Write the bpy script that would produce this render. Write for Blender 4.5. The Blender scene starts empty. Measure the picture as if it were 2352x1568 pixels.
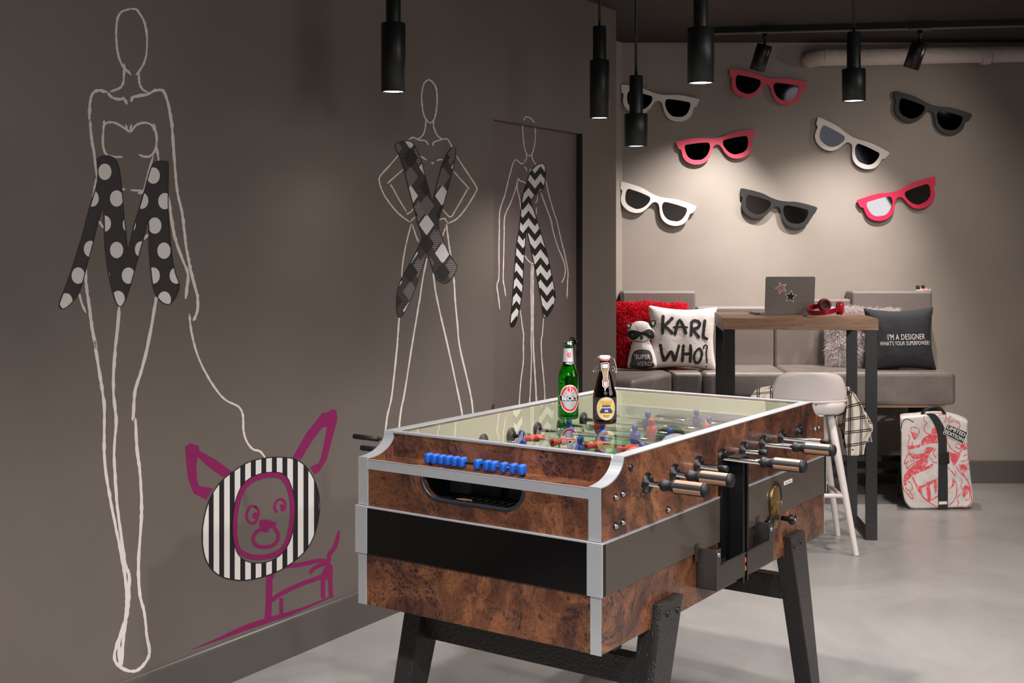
import bpy, bmesh, math, random
from mathutils import Vector, Matrix
from mathutils.geometry import tessellate_polygon
rnd = random.Random(7)
PI = math.pi
scene = bpy.context.scene
C = scene.collection

# ---------------- camera ----------------
F = 2771.0; CX = 1176.0; HY = 570.0; H = 1.45
cd = bpy.data.cameras.new('camera'); cam = bpy.data.objects.new('camera', cd); C.objects.link(cam)
cam.location = (0, 0, H); cam.rotation_euler = (PI/2, 0, 0)
cd.sensor_width = 36.0; cd.lens = F/2352*36.0
cd.shift_x = 0.0; cd.shift_y = -(784.0-HY)/2352.0
cd.clip_start = 0.05; cd.clip_end = 60
scene.camera = cam
# ---------------- world and exposure ----------------
w = bpy.data.worlds.new('world'); scene.world = w; w.use_nodes = True
w.node_tree.nodes['Background'].inputs[0].default_value = (0.9, 0.92, 1.0, 1)
w.node_tree.nodes['Background'].inputs[1].default_value = 0.02
vs = scene.view_settings
vs.view_transform = 'Standard'; vs.look = 'None'; vs.gamma = 1.0; vs.use_curve_mapping = False
vs.exposure = 0.0
# ---------------- unseen lights, mostly added fill ----------------
def area(name, loc, size, energy, col, rot=(0,0,0), sy=None):
    l = bpy.data.lights.new(name, 'AREA'); l.energy = energy; l.color = col; l.size = size
    l.shape = 'RECTANGLE'; l.size_y = sy or size
    o = bpy.data.objects.new(name, l); C.objects.link(o); o.location = loc; o.rotation_euler = rot
    return o
def spot(name, loc, aim, energy, col, ang, blend=1.0, rad=.03, parent=None):
    l = bpy.data.lights.new(name, 'SPOT'); l.energy = energy; l.color = col
    l.spot_size = math.radians(ang); l.spot_blend = blend; l.shadow_soft_size = rad
    o = bpy.data.objects.new(name, l); C.objects.link(o); o.location = loc
    d = Vector(aim) - Vector(loc)
    o.rotation_euler = d.to_track_quat('-Z', 'Y').to_euler()
    return o
WARM = (1.0, .86, .76); NEUT = (1.0, .955, .925); COOL = (.86, .93, 1.0)
area('added_ceiling_fill_source', (.7, -1.4, 2.66), 2.6, 60, NEUT)  # unseen area light, added as soft fill from behind the camera
area('added_wall_fill_source', (3.3, 1.6, 2.5), 2.2, 85, NEUT, (0, math.radians(58), 0), 3.0)  # added soft panel on the right, brightens the left wall
spot('unseen_spot_source', (3.4, 2.4, 2.6), (3.1, 3.0, 0), 160, NEUT, 112, .8, .08)  # added downward fill at the right, no lamp known there
spot('unseen_spot_source', (2.2, 5.5, 2.62), (2.1, 6.6, 0), 115, WARM, 125, 1, .08)  # added to brighten the floor before the bench and bounce beneath it
spot('unseen_spot_source', (2.6, -2.6, 2.62), (2.0, 7.2, .1), 900, NEUT, 15, .9, .1)  # added from far behind the camera to lift the space under the bench
spot('unseen_spot_source', (3.2, -2.3, 2.6), (3.0, -3.5, 1.3), 90, WARM, 110, 1, .08)  # added to light the rear wall for the lens reflections
spot('unseen_spot_source', (2.4, 1.2, 2.6), (0.6, 3.3, .8), 170, NEUT, 58, 1, .06)  # added front fill aimed at the football table
spot('unseen_spot_source', (.2, .4, 2.6), (0.15, 3.0, .7), 190, COOL, 46, 1, .08)  # added cool front fill for the table's near end
spot('unseen_spot_source', (-.75, 1.5, 2.2), (-.85, 1.6, 0), 140, NEUT, 126, .8, .06)
spot('unseen_spot_source', (.1, 2.7, 2.2), (.05, 2.8, 0), 125, NEUT, 122, .8, .06)
spot('unseen_spot_source', (2.6, 4.2, 2.6), (2.5, 4.3, 0), 150, NEUT, 110, .8, .08)  # added downward fill for the floor, source unseen

# ---------------- helpers ----------------
def lin(c):
    out = []
    for v in c[:3]:
        v = v/255.0
        out.append(v/12.92 if v <= .04045 else ((v+.055)/1.055)**2.4)
    return tuple(out) + (1.0,)
def mat(name, col, rough=.5, metal=0.0, **kw):
    m = bpy.data.materials.new(name); m.use_nodes = True
    b = m.node_tree.nodes['Principled BSDF']
    b.inputs['Base Color'].default_value = lin(col)
    b.inputs['Roughness'].default_value = rough
    b.inputs['Metallic'].default_value = metal
    for k, v in kw.items():
        b.inputs[k.replace('_', ' ')].default_value = v
    return m
class NT:
    def __init__(s, m): s.m = m; s.t = m.node_tree; s.b = s.t.nodes['Principled BSDF']
    def n(s, ty, **kw):
        x = s.t.nodes.new(ty)
        for k, v in kw.items():
            if k.startswith('i_'):
                k = k[2:]; k = int(k) if k.isdigit() else k.replace('_', ' ')
                x.inputs[k].default_value = v
            else: setattr(x, k, v)
        return x
    def l(s, a, b): s.t.links.new(a, b)
    def ramp(s, src, stops):
        r = s.n('ShaderNodeValToRGB'); e = r.color_ramp.elements
        while len(e) < len(stops): e.new(.5)
        for q, (p, c) in zip(e, stops): q.position = p; q.color = c if len(c) == 4 else lin(c)
        s.l(src, r.inputs[0]); return r.outputs[0]
    def bump(s, src, strength, dist=.001):
        b = s.n('ShaderNodeBump'); b.inputs['Strength'].default_value = strength; b.inputs['Distance'].default_value = dist
        s.l(src, b.inputs['Height']); s.l(b.outputs[0], s.b.inputs['Normal'])
    def coord(s, which='Object', scale=(1,1,1)):
        c = s.n('ShaderNodeTexCoord'); mp = s.n('ShaderNodeMapping'); mp.inputs['Scale'].default_value = scale
        s.l(c.outputs[which], mp.inputs[0]); return mp.outputs[0]

class MB:
    def __init__(s): s.v = []; s.f = []; s.m = []; s.sm = []; s.uv = {}
    def add(s, vs, fs, mi=0, smooth=False):
        o = len(s.v); s.v += [tuple(x) for x in vs]
        for f in fs: s.f.append(tuple(i+o for i in f)); s.m.append(mi); s.sm.append(smooth)
        return s
    def box(s, x0, x1, y0, y1, z0, z1, mi=0):
        if x0 > x1: x0, x1 = x1, x0
        if y0 > y1: y0, y1 = y1, y0
        if z0 > z1: z0, z1 = z1, z0
        v = [(x0,y0,z0),(x1,y0,z0),(x1,y1,z0),(x0,y1,z0),(x0,y0,z1),(x1,y0,z1),(x1,y1,z1),(x0,y1,z1)]
        return s.add(v, [(0,3,2,1),(4,5,6,7),(0,1,5,4),(1,2,6,5),(2,3,7,6),(3,0,4,7)], mi)
    def hexa(s, v, mi=0):
        return s.add(v, [(0,3,2,1),(4,5,6,7),(0,1,5,4),(1,2,6,5),(2,3,7,6),(3,0,4,7)], mi)
    def lathe(s, prof, o=(0,0,0), ax=(0,0,1), n=32, mi=0, smooth=True, caps=True, mfun=None):
        ax = Vector(ax).normalized(); t = Vector((1,0,0)) if abs(ax.x) < .9 else Vector((0,1,0))
        u = ax.cross(t).normalized(); w_ = ax.cross(u); o = Vector(o)
        b = len(s.v)
        for r, h in prof:
            for k in range(n):
                a = 2*PI*k/n; s.v.append(tuple(o + ax*h + (u*math.cos(a)+w_*math.sin(a))*r))
        for i in range(len(prof)-1):
            for k in range(n):
                k2 = (k+1) % n
                s.f.append((b+i*n+k, b+i*n+k2, b+(i+1)*n+k2, b+(i+1)*n+k))
                s.m.append(mfun(i, k) if mfun else mi); s.sm.append(smooth)
        if caps:
            s.f.append(tuple(b+k for k in range(n))[::-1]); s.m.append(mfun(0, 0) if mfun else mi); s.sm.append(False)
            e = b+(len(prof)-1)*n
            s.f.append(tuple(e+k for k in range(n))); s.m.append(mfun(len(prof)-2, 0) if mfun else mi); s.sm.append(False)
        return s
    def cyl(s, p0, p1, r, r1=None, n=24, mi=0, smooth=True):
        p0 = Vector(p0); p1 = Vector(p1); d = p1-p0
        return s.lathe([(r, 0), (r if r1 is None else r1, d.length)], p0, d, n, mi, smooth)
    def tube(s, pts, r, n=10, mi=0, closed=False, squash=None):
        pts = [Vector(p) for p in pts]; N = len(pts); b = len(s.v); up = None
        for i, p in enumerate(pts):
            if closed: t = pts[(i+1) % N]-pts[i-1]
            else: t = pts[min(i+1, N-1)]-pts[max(i-1, 0)]
            t.normalize()
            if up is None:
                a = Vector((0,0,1)) if abs(t.z) < .9 else Vector((1,0,0)); up = (a - t*a.dot(t)).normalized()
            else: up = (up - t*up.dot(t)).normalized()
            sd = t.cross(up); rr = r[i] if isinstance(r, (list, tuple)) else r
            for k in range(n):
                a = 2*PI*k/n; c1 = math.cos(a); s1 = math.sin(a)
                if squash: s1 *= squash
                s.v.append(tuple(p + up*c1*rr + sd*s1*rr))
        for i in range(N if closed else N-1):
            j = (i+1) % N
            for k in range(n):
                k2 = (k+1) % n; s.f.append((b+i*n+k, b+i*n+k2, b+j*n+k2, b+j*n+k)); s.m.append(mi); s.sm.append(True)
        if not closed:
            s.f.append(tuple(b+k for k in range(n))[::-1]); s.m.append(mi); s.sm.append(False)
            s.f.append(tuple(b+(N-1)*n+k for k in range(n))); s.m.append(mi); s.sm.append(False)
        return s
    def prism(s, loops, a0, a1, fn, mi=0, capmi=None, smooth=False):
        """loops of 2-D points; fn(p, q, a) -> xyz, a from a0 to a1"""
        if not isinstance(loops[0][0], (tuple, list)): loops = [loops]
        tris = tessellate_polygon([[Vector((p[0], p[1], 0)) for p in L] for L in loops])
        flat = [p for L in loops for p in L]; n = len(flat); b = len(s.v)
        for a in (a0, a1):
            for p in flat: s.v.append(tuple(fn(p[0], p[1], a)))
        for t in tris:
            s.f.append(tuple(b+i for i in t)); s.m.append(mi if capmi is None else capmi); s.sm.append(False)
            s.f.append(tuple(b+n+i for i in reversed(t))); s.m.append(mi if capmi is None else capmi); s.sm.append(False)
        k = 0
        for L in loops:
            for i in range(len(L)):
                j = (i+1) % len(L)
                s.f.append((b+k+i, b+k+j, b+n+k+j, b+n+k+i)); s.m.append(mi); s.sm.append(smooth)
            k += len(L)
        return s
    def grid(s, nu, nv, fn, mi=0, smooth=True, closeu=False):
        b = len(s.v)
        for j in range(nv):
            for i in range(nu):
                s.v.append(tuple(fn(i/(nu if closeu else nu-1), j/(nv-1))))
        for j in range(nv-1):
            for i in range(nu if closeu else nu-1):
                i2 = (i+1) % nu
                s.f.append((b+j*nu+i, b+j*nu+i2, b+(j+1)*nu+i2, b+(j+1)*nu+i)); s.m.append(mi); s.sm.append(smooth)
        return s
    def xform(s, M, start=0):
        for i in range(start, len(s.v)): s.v[i] = tuple(M @ Vector(s.v[i]))
        return s
    def build(s, name, mats, parent=None, bevel=0, seg=2, fix=True, weld=False, solid=0, sub=0):
        me = bpy.data.meshes.new(name); me.from_pydata(s.v, [], s.f)
        if not isinstance(mats, (list, tuple)): mats = [mats]
        for m in mats: me.materials.append(m)
        me.polygons.foreach_set('material_index', s.m); me.polygons.foreach_set('use_smooth', s.sm)
        me.update()
        if fix:
            bm = bmesh.new(); bm.from_mesh(me)
            if weld: bmesh.ops.remove_doubles(bm, verts=bm.verts, dist=1e-5)
            bmesh.ops.recalc_face_normals(bm, faces=bm.faces); bm.to_mesh(me); bm.free()
        o = bpy.data.objects.new(name, me); C.objects.link(o)
        if parent: o.parent = parent
        if solid:
            q = o.modifiers.new('solid', 'SOLIDIFY'); q.thickness = solid; q.offset = 0
        if sub:
            q = o.modifiers.new('sub', 'SUBSURF'); q.levels = sub; q.render_levels = sub
        if bevel:
            q = o.modifiers.new('bevel', 'BEVEL'); q.width = bevel; q.segments = seg; q.limit_method = 'ANGLE'; q.angle_limit = .6
            q.harden_normals = False
        return o
def tag(o, label=None, cat=None, group=None, kind=None):
    if label: o['label'] = label
    if cat: o['category'] = cat
    if group: o['group'] = group
    if kind: o['kind'] = kind
    return o
def thing(name, label, cat, loc=(0,0,0), rz=0, group=None):
    o = bpy.data.objects.new(name, None); C.objects.link(o); o.location = loc; o.rotation_euler = (0,0,rz)
    o.empty_display_size = .1
    return tag(o, label, cat, group)
def copy_tree(o, parent=None):
    c = o.copy(); C.objects.link(c)
    if parent: c.parent = parent
    for ch in list(o.children): copy_tree(ch, c)
    return c
def at(px, py, D): return Vector(((px-CX)/F*D, D, H-(py-HY)/F*D))
def smooth_path(pts, k=6, closed=False):
    out = []; N = len(pts)
    rng = range(N if closed else N-1)
    for i in rng:
        if closed: a, b, c, d = pts[i-1], pts[i], pts[(i+1) % N], pts[(i+2) % N]
        else: a, b, c, d = pts[max(i-1, 0)], pts[i], pts[i+1], pts[min(i+2, N-1)]
        for j in range(k):
            t = j/k; t2 = t*t; t3 = t2*t
            out.append(tuple(.5*((2*b[q])+(-a[q]+c[q])*t+(2*a[q]-5*b[q]+4*c[q]-d[q])*t2+(-a[q]+3*b[q]-3*c[q]+d[q])*t3) for q in range(len(b))))
    if not closed: out.append(tuple(pts[-1]))
    return out
class Layer:
    """each painted stroke lies a hair above the one before it"""
    def __init__(s, g, off, d=1.5e-6): s.g = g; s.off = off; s.d = d
    def step(s): s.off += s.d
    def __call__(s, x, y): return s.g(x, y, s.off)
def ribbon(pts, wd, jit=.15, taper=0, closed=False):
    """2-D stroke outline -> list of quads (left, right points)"""
    N = len(pts); L = []; R = []
    for i, p in enumerate(pts):
        if closed: a, b = pts[i-1], pts[(i+1) % N]
        else: a, b = pts[max(i-1, 0)], pts[min(i+1, N-1)]
        dx, dy = b[0]-a[0], b[1]-a[1]; l = math.hypot(dx, dy) or 1
        ww = p[2] if len(p) > 2 else wd
        ww = ww*.5*(1+rnd.uniform(-jit, jit))
        w2 = ww*(1+rnd.uniform(-jit, jit))
        if taper and not closed:
            e = min(i, N-1-i)/max(1, taper); ww *= min(1, .35+e*.65); w2 *= min(1, .35+e*.65)
        L.append((p[0]-dy/l*ww, p[1]+dx/l*ww)); R.append((p[0]+dy/l*w2, p[1]-dx/l*w2))
    return L, R
def strokes(mb, paths, wd, fn, mi=0, k=6, jit=.15, taper=2, closed=False):
    for P in paths:
        if hasattr(fn, 'step'): fn.step()
        sp = smooth_path(P, k, closed); L, R = ribbon(sp, wd, jit, taper, closed); n = len(L)
        b = len(mb.v); mb.v += [tuple(fn(*q)) for q in L] + [tuple(fn(*q)) for q in R]
        for i in range(n if closed else n-1):
            j = (i+1) % n
            mb.f.append((b+i, b+j, b+n+j, b+n+i)); mb.m.append(mi); mb.sm.append(False)
    return mb
def tri_poly(loops):
    if not isinstance(loops[0][0], (tuple, list)): loops = [loops]
    tris = tessellate_polygon([[Vector((p[0], p[1], 0)) for p in L] for L in loops])
    flat = [p for L in loops for p in L]
    return [[flat[i] for i in t] for t in tris]
def area2(P): return sum(P[i-1][0]*P[i][1]-P[i][0]*P[i-1][1] for i in range(len(P)))
def clip(sub, cl):
    if area2(cl) < 0: cl = cl[::-1]
    out = list(sub)
    for i in range(len(cl)):
        a, b = cl[i-1], cl[i]; inp = out; out = []
        if not inp: return []
        def side(p): return (b[0]-a[0])*(p[1]-a[1])-(b[1]-a[1])*(p[0]-a[0])
        for j in range(len(inp)):
            p, q = inp[j-1], inp[j]; sp, sq = side(p), side(q)
            if (sp >= 0) != (sq >= 0):
                t = sp/(sp-sq); out.append((p[0]+(q[0]-p[0])*t, p[1]+(q[1]-p[1])*t))
            if sq >= 0: out.append(q)
    return out
def paint(mb, tris, shapes, fn, mi):
    for s_ in shapes:
        for t in tris:
            c = clip(t, s_)
            if len(c) >= 3 and abs(area2(c)) > 1e-4:
                mb.add([fn(*q) for q in c], [tuple(range(len(c)))], mi)
def fill(mb, tris, fn, mi):
    if hasattr(fn, 'step'): fn.step()
    for t in tris: mb.add([fn(*q) for q in t], [(0,1,2)], mi)
def text_mb(mb, body, size, fn, mi=0, sx=1.0, bold=0.0, shear=0.0, align='CENTER', spacing=1.0, subdiv=0):
    cu = bpy.data.curves.new('t', 'FONT'); cu.body = body; cu.size = size; cu.align_x = align; cu.align_y = 'CENTER'
    cu.offset = bold; cu.shear = shear; cu.space_character = spacing; cu.resolution_u = 4; cu.fill_mode = 'BOTH'
    o = bpy.data.objects.new('t', cu); C.objects.link(o)
    dg = bpy.context.evaluated_depsgraph_get()
    me = bpy.data.meshes.new_from_object(o.evaluated_get(dg))
    if subdiv:
        bm = bmesh.new(); bm.from_mesh(me); bmesh.ops.triangulate(bm, faces=bm.faces)
        bmesh.ops.subdivide_edges(bm, edges=bm.edges, cuts=subdiv, use_grid_fill=True); bm.to_mesh(me); bm.free()
    mb.add([fn(v.co.x*sx, v.co.y) for v in me.vertices], [tuple(p.vertices) for p in me.polygons], mi)
    bpy.data.objects.remove(o); bpy.data.curves.remove(cu); bpy.data.meshes.remove(me)

# ---------------- materials ----------------
def paint_mat(name, col, rough=.55, var=.06):
    m = mat(name, col, rough); t = NT(m); c = t.coord('Object')
    n = t.n('ShaderNodeTexNoise', i_Scale=1.3, i_Detail=4.0); t.l(c, n.inputs['Vector'])
    a = tuple(v*(1-var) for v in col); b = tuple(min(255, v*(1+var)) for v in col)
    t.l(t.ramp(n.outputs[0], [(.3, a), (.7, b)]), t.b.inputs['Base Color'])
    n2 = t.n('ShaderNodeTexNoise', i_Scale=260.0, i_Detail=2.0); t.l(c, n2.inputs['Vector'])
    t.bump(n2.outputs[0], .12, .0006); return m
M = {}
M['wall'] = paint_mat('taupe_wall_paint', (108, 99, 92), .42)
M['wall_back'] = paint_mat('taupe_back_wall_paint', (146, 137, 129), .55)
M['base'] = paint_mat('taupe_baseboard_paint', (88, 82, 77), .32)
M['base_back'] = paint_mat('dark_baseboard_paint', (92, 86, 82), .35)
M['door'] = paint_mat('mauve_brown_door_paint', (106, 94, 91), .42)
M['ceiling'] = paint_mat('dark_brown_ceiling_paint', (40, 36, 34), .7)
M['reveal'] = mat('dark_frame_metal', (38, 35, 33), .5)
def floor_mat():
    m = mat('polished_screed', (165, 160, 156), .3); t = NT(m); c = t.coord('Object')
    n = t.n('ShaderNodeTexNoise', i_Scale=1.1, i_Detail=8.0, i_Roughness=.62, i_Distortion=.8); t.l(c, n.inputs['Vector'])
    t.l(t.ramp(n.outputs[0], [(.25, (124, 122, 121)), (.5, (144, 141, 138)), (.75, (160, 155, 150))]), t.b.inputs['Base Color'])
    n2 = t.n('ShaderNodeTexNoise', i_Scale=4.0, i_Detail=5.0); t.l(c, n2.inputs['Vector'])
    t.l(t.ramp(n2.outputs[0], [(.3, (.26,.26,.26,1)), (.7, (.42,.42,.42,1))]), t.b.inputs['Roughness'])
    return m
M['floor'] = floor_mat()
def burl():
    m = mat('walnut_burl_laminate', (120, 72, 48), .28); t = NT(m); c = t.coord('Object')
    def noise(sc, det, ro, dist, src, seed=0.0):
        mp = t.n('ShaderNodeMapping'); mp.inputs['Location'].default_value = (seed, seed*1.7, -seed); t.l(src, mp.inputs[0])
        n = t.n('ShaderNodeTexNoise', i_Scale=sc, i_Detail=det, i_Roughness=ro, i_Distortion=dist); t.l(mp.outputs[0], n.inputs['Vector']); return n
    def mixc(kind, fac, a, b):
        x = t.n('ShaderNodeMixRGB', blend_type=kind)
        if isinstance(fac, float): x.inputs[0].default_value = fac
        else: t.l(fac, x.inputs[0])
        for k, q in ((1, a), (2, b)):
            if isinstance(q, tuple): x.inputs[k].default_value = lin(q)
            else: t.l(q, x.inputs[k])
        return x.outputs[0]
    warp = noise(3.2, 3.0, .5, 0, c)
    wc = mixc('LINEAR_LIGHT', .16, c, warp.outputs[1])
    n1 = noise(5.5, 7.0, .58, .6, wc)
    base = t.ramp(n1.outputs[0], [(.30, (72, 44, 34)), (.46, (106, 66, 47)), (.60, (132, 85, 58)), (.76, (164, 114, 74))])
    # flowing growth rings
    n2 = noise(2.6, 2.0, .5, 1.2, wc, 4.0)
    mu = t.n('ShaderNodeMath', operation='MULTIPLY'); mu.inputs[1].default_value = 34.0; t.l(n2.outputs[0], mu.inputs[0])
    si = t.n('ShaderNodeMath', operation='SINE'); t.l(mu.outputs[0], si.inputs[0])
    ring = t.ramp(si.outputs[0], [(.0, (.60,.56,.56,1)), (.4, (1,1,1,1)), (1, (1.08,1.04,1,1))])
    b1 = mixc('MULTIPLY', .75, base, ring)
    # fine squiggle
    n6 = noise(62.0, 4.0, .62, 2.0, wc, 2.0)
    sq = t.ramp(n6.outputs[0], [(.40, (.50,.46,.46,1)), (.48, (.95,.95,.95,1)), (.53, (1.5,1.38,1.2,1)), (.58, (.85,.83,.83,1))])
    b2 = mixc('MULTIPLY', .8, b1, sq)
    # dark clusters of eyes
    n3 = noise(5.0, 6.0, .66, .8, wc, 9.0)
    patch = t.ramp(n3.outputs[0], [(.48, (0,0,0,1)), (.57, (1,1,1,1))])
    v = t.n('ShaderNodeTexVoronoi', i_Scale=90.0); t.l(wc, v.inputs['Vector'])
    dots = t.ramp(v.outputs[0], [(.0, (1,1,1,1)), (.35, (.85,.85,.85,1)), (.62, (.35,.35,.35,1))])
    b3 = mixc('MIX', mixc('MULTIPLY', 1.0, patch, dots), b2, (40, 27, 31))
    # scattered single eyes
    v2 = t.n('ShaderNodeTexVoronoi', i_Scale=24.0); t.l(wc, v2.inputs['Vector'])
    eye = t.ramp(v2.outputs[0], [(.0, (.9,.9,.9,1)), (.10, (.8,.8,.8,1)), (.16, (0,0,0,1))])
    b4 = mixc('MIX', eye, b3, (46, 28, 30))
    t.l(b4, t.b.inputs['Base Color'])
    t.b.inputs['Coat Weight'].default_value = .3; t.b.inputs['Coat Roughness'].default_value = .15
    return m
M['burl'] = burl()
def brushed(name, col, rough, scale=(8, 8, 200)):
    m = mat(name, col, rough, .72); t = NT(m); c = t.coord('Object', scale)
    return m
M['alu'] = brushed('brushed_aluminium', (228, 231, 236), .30)
M['band'] = mat('glossy_black_panel', (5, 5, 6), .13, 0)
M['band_side'] = mat('black_laminate_grey_reflection', (80, 71, 64), .2)  # black laminate; the room's reflection is put into this grey base colour
M['chrome'] = mat('chrome', (225, 225, 228), .09, 1.0)
M['steel'] = mat('polished_screw_steel', (200, 200, 200), .2, 1.0)
def hammered():
    m = mat('black_hammered_paint', (46, 43, 42), .34); t = NT(m); c = t.coord('Object')
    n = t.n('ShaderNodeTexNoise', i_Scale=170.0, i_Detail=1.5, i_Roughness=.5, i_Distortion=.3); t.l(c, n.inputs['Vector'])
    t.bump(n.outputs[0], 1.0, .003); return m
M['hammer'] = hammered()
M['blackmetal'] = mat('black_powder_coated_steel', (14, 13, 13), .36, .1)
M['tray'] = mat('black_steel_lit_tone', (60, 54, 50), .38, .2)  # black steel of the trays, lighter because light on them is painted in
M['blackplastic'] = mat('black_plastic', (20, 19, 19), .3)
M['rubber'] = mat('black_rubber', (18, 18, 20), .55)
M['navyrubber'] = mat('dark_blue_rubber_lip', (26, 32, 46), .4)
M['cavity'] = mat('dark_cavity', (12, 11, 10), .7)
M['cream'] = mat('cream_laminate', (238, 229, 204), .4)
M['green'] = mat('green_pitch', (46, 104, 64), .45)
M['pitchwhite'] = mat('pitch_white', (225, 222, 208), .45)
M['red'] = mat('red_player_plastic', (206, 52, 34), .4)
M['blue'] = mat('blue_player_plastic', (28, 66, 158), .4)
M['beadblue'] = mat('blue_bead_plastic', (18, 82, 176), .5)
M['birch'] = mat('light_wood_stave', (164, 126, 97), .38)
M['gold'] = mat('yellow_zinc', (214, 176, 110), .28, 1.0)
M['copper'] = mat('copper_plate', (190, 140, 110), .3, 1.0)
M['white'] = mat('white_print', (222, 216, 212), .6)
M['chalk'] = mat('white_wall_paint', (222, 212, 207), .6)
M['ink'] = mat('black_print', (24, 21, 21), .55)
M['inkgrey'] = mat('charcoal_print', (42, 38, 37), .55)
M['mag'] = mat('magenta_print', (132, 16, 84), .55)
def glass(name, col, rough=0.0, ior=1.5):
    m = mat(name, col, rough); b = m.node_tree.nodes['Principled BSDF']
    b.inputs['Transmission Weight'].default_value = 1.0; b.inputs['IOR'].default_value = ior; return m
M['greenglass'] = glass('green_bottle_glass', (70, 205, 70))
M['brownglass'] = glass('brown_bottle_glass', (130, 52, 18))
M['beer'] = glass('lager_in_bottle', (225, 225, 120), 0, 1.34)
M['lampblack'] = mat('lamp_black_metal', (30, 31, 32), .42, .3)
def emis(name, col, s):
    m = mat(name, (255, 255, 255), .5); b = m.node_tree.nodes['Principled BSDF']
    b.inputs['Emission Color'].default_value = tuple(col)+(1,); b.inputs['Emission Strength'].default_value = s; return m
M['glow'] = emis('lamp_diffuser_glow', (1, .95, .9), 14.0)
# ---------------- the left wall's frame ----------------
AL = math.atan2(.527, .8499); dX, dY = math.sin(AL), math.cos(AL)
P0 = (-.4635, 4.812); NX, NY = dY, -dX
def wall_hit(px, py, off=0.0):
    u = (px-CX)/F; qx = P0[0]+NX*off; qy = P0[1]+NY*off
    s_ = (u*qy-qx)/(dX-u*dY); D = qy+s_*dY
    return s_, H-(py-HY)/F*D
RZ = math.atan2(dY, dX)
def wall_frame(s0=0.0): return (P0[0]+dX*s0, P0[1]+dY*s0, 0.0)
# =============== SETTING ===============
def struct(name, mb, m, loc=(0,0,0), rz=0, bevel=0, parent=None):
    o = mb.build(name, m, parent, bevel=bevel); o.location = loc; o.rotation_euler = (0,0,rz)
    if not parent: o['kind'] = 'structure'
    return o
CEIL = 2.72; BY = 7.455
DS0, DS1, DZ, REC = .7233, 1.561, 2.034, .033
S1 = 1.937
struct('floor', MB().box(-6, 5, -4, 8, -.1, 0), M['floor'])
struct('ceiling', MB().box(-6, 5, -4, 8, CEIL, CEIL+.1), M['ceiling'])
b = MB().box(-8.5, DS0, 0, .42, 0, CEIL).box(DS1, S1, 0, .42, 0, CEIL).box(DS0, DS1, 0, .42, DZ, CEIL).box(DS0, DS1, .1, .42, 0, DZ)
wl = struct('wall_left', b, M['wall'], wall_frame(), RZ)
# baseboard with small rounded top and lip
b = MB()
for a0, a1 in ((-8.5, DS0), (DS1, S1)):
    b.prism([(0, 0), (-.012, 0), (-.012, .128), (-.009, .136), (-.004, .140), (0, .140)], a0, a1, lambda p, q, a: (a, p, q))
struct('baseboard_left', b, M['base'], wall_frame(), RZ)
# flush door, set back in its opening
dt = bpy.data.objects.new('door_1', None); C.objects.link(dt); dt.location = wall_frame(); dt.rotation_euler = (0,0,RZ); dt['kind'] = 'structure'
MB().box(DS0+.003, DS1-.004, REC, REC+.045, .006, DZ-.003).build('door_panel', M['door'], dt, bevel=.0015)
MB().box(DS1-.0035, DS1, .0005, .1, 0, DZ).build('door_frame', M['reveal'], dt)
MB().box(DS0, DS1, .0005, .1, DZ-.0025, DZ).build('door_head', M['door'], dt)
s_, z_ = wall_hit(1313, 785, -REC)
MB().lathe([(.024, 0), (.024, .006), (.019, .009), (.010, .010), (.010, .022), (.015, .026), (.015, .034), (.011, .038)], (s_, REC, z_), (0,-1,0), 28).build('door_knob', M['blackmetal'], dt)
sp = MB().prism([(-.02, -.05), (0, -.05), (0, .05), (-.012, .05), (-.02, .04)], -.001, -.0035, lambda p, q, a: (DS0+p, a, .70+q), 0)
sp.build('strike_plate', M['copper'], dt, bevel=.001)
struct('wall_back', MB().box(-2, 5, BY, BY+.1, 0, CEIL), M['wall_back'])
struct('baseboard_back', MB().prism([(0, 0), (-.012, 0), (-.012, .132), (-.006, .140), (0, .140)], -2, 5, lambda p, q, a: (a, BY+p, q)), M['base_back'])
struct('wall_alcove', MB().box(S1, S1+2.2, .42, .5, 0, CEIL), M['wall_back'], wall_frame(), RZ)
struct('wall_right', MB().box(4.8, 4.9, -4, 8, 0, CEIL), M['wall_back'])
struct('wall_rear', MB().box(-6, 5, -3.6, -3.5, 0, CEIL), M['wall_back'])

# =============== WALL DRAWINGS ===============
def tr(ox, oy, sc, pts): return [(ox+p[0]/sc, oy+p[1]/sc) + tuple(q/sc for q in p[2:]) for p in pts]
def A(*p): return tr(0, 0, 1.96, p)
def B(*p): return tr(100, 650, 1.708, p)
def D_(*p): return tr(800, 100, 2.24, p)
def E(*p): return tr(780, 860, 3.336, p)
def wfn(off, base=0.0):
    def f(px, py, o):
        s_, z = wall_hit(px, py, -base+o); return (s_, base-o, z)
    return Layer(f, off)
def drawing(label): return thing('wall_drawing', label, 'wall drawing', wall_frame(), RZ)
def poly_outline(mb, P, wd, fn, mi): strokes(mb, [P], wd, fn, mi, k=1, jit=.05, closed=True)

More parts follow.
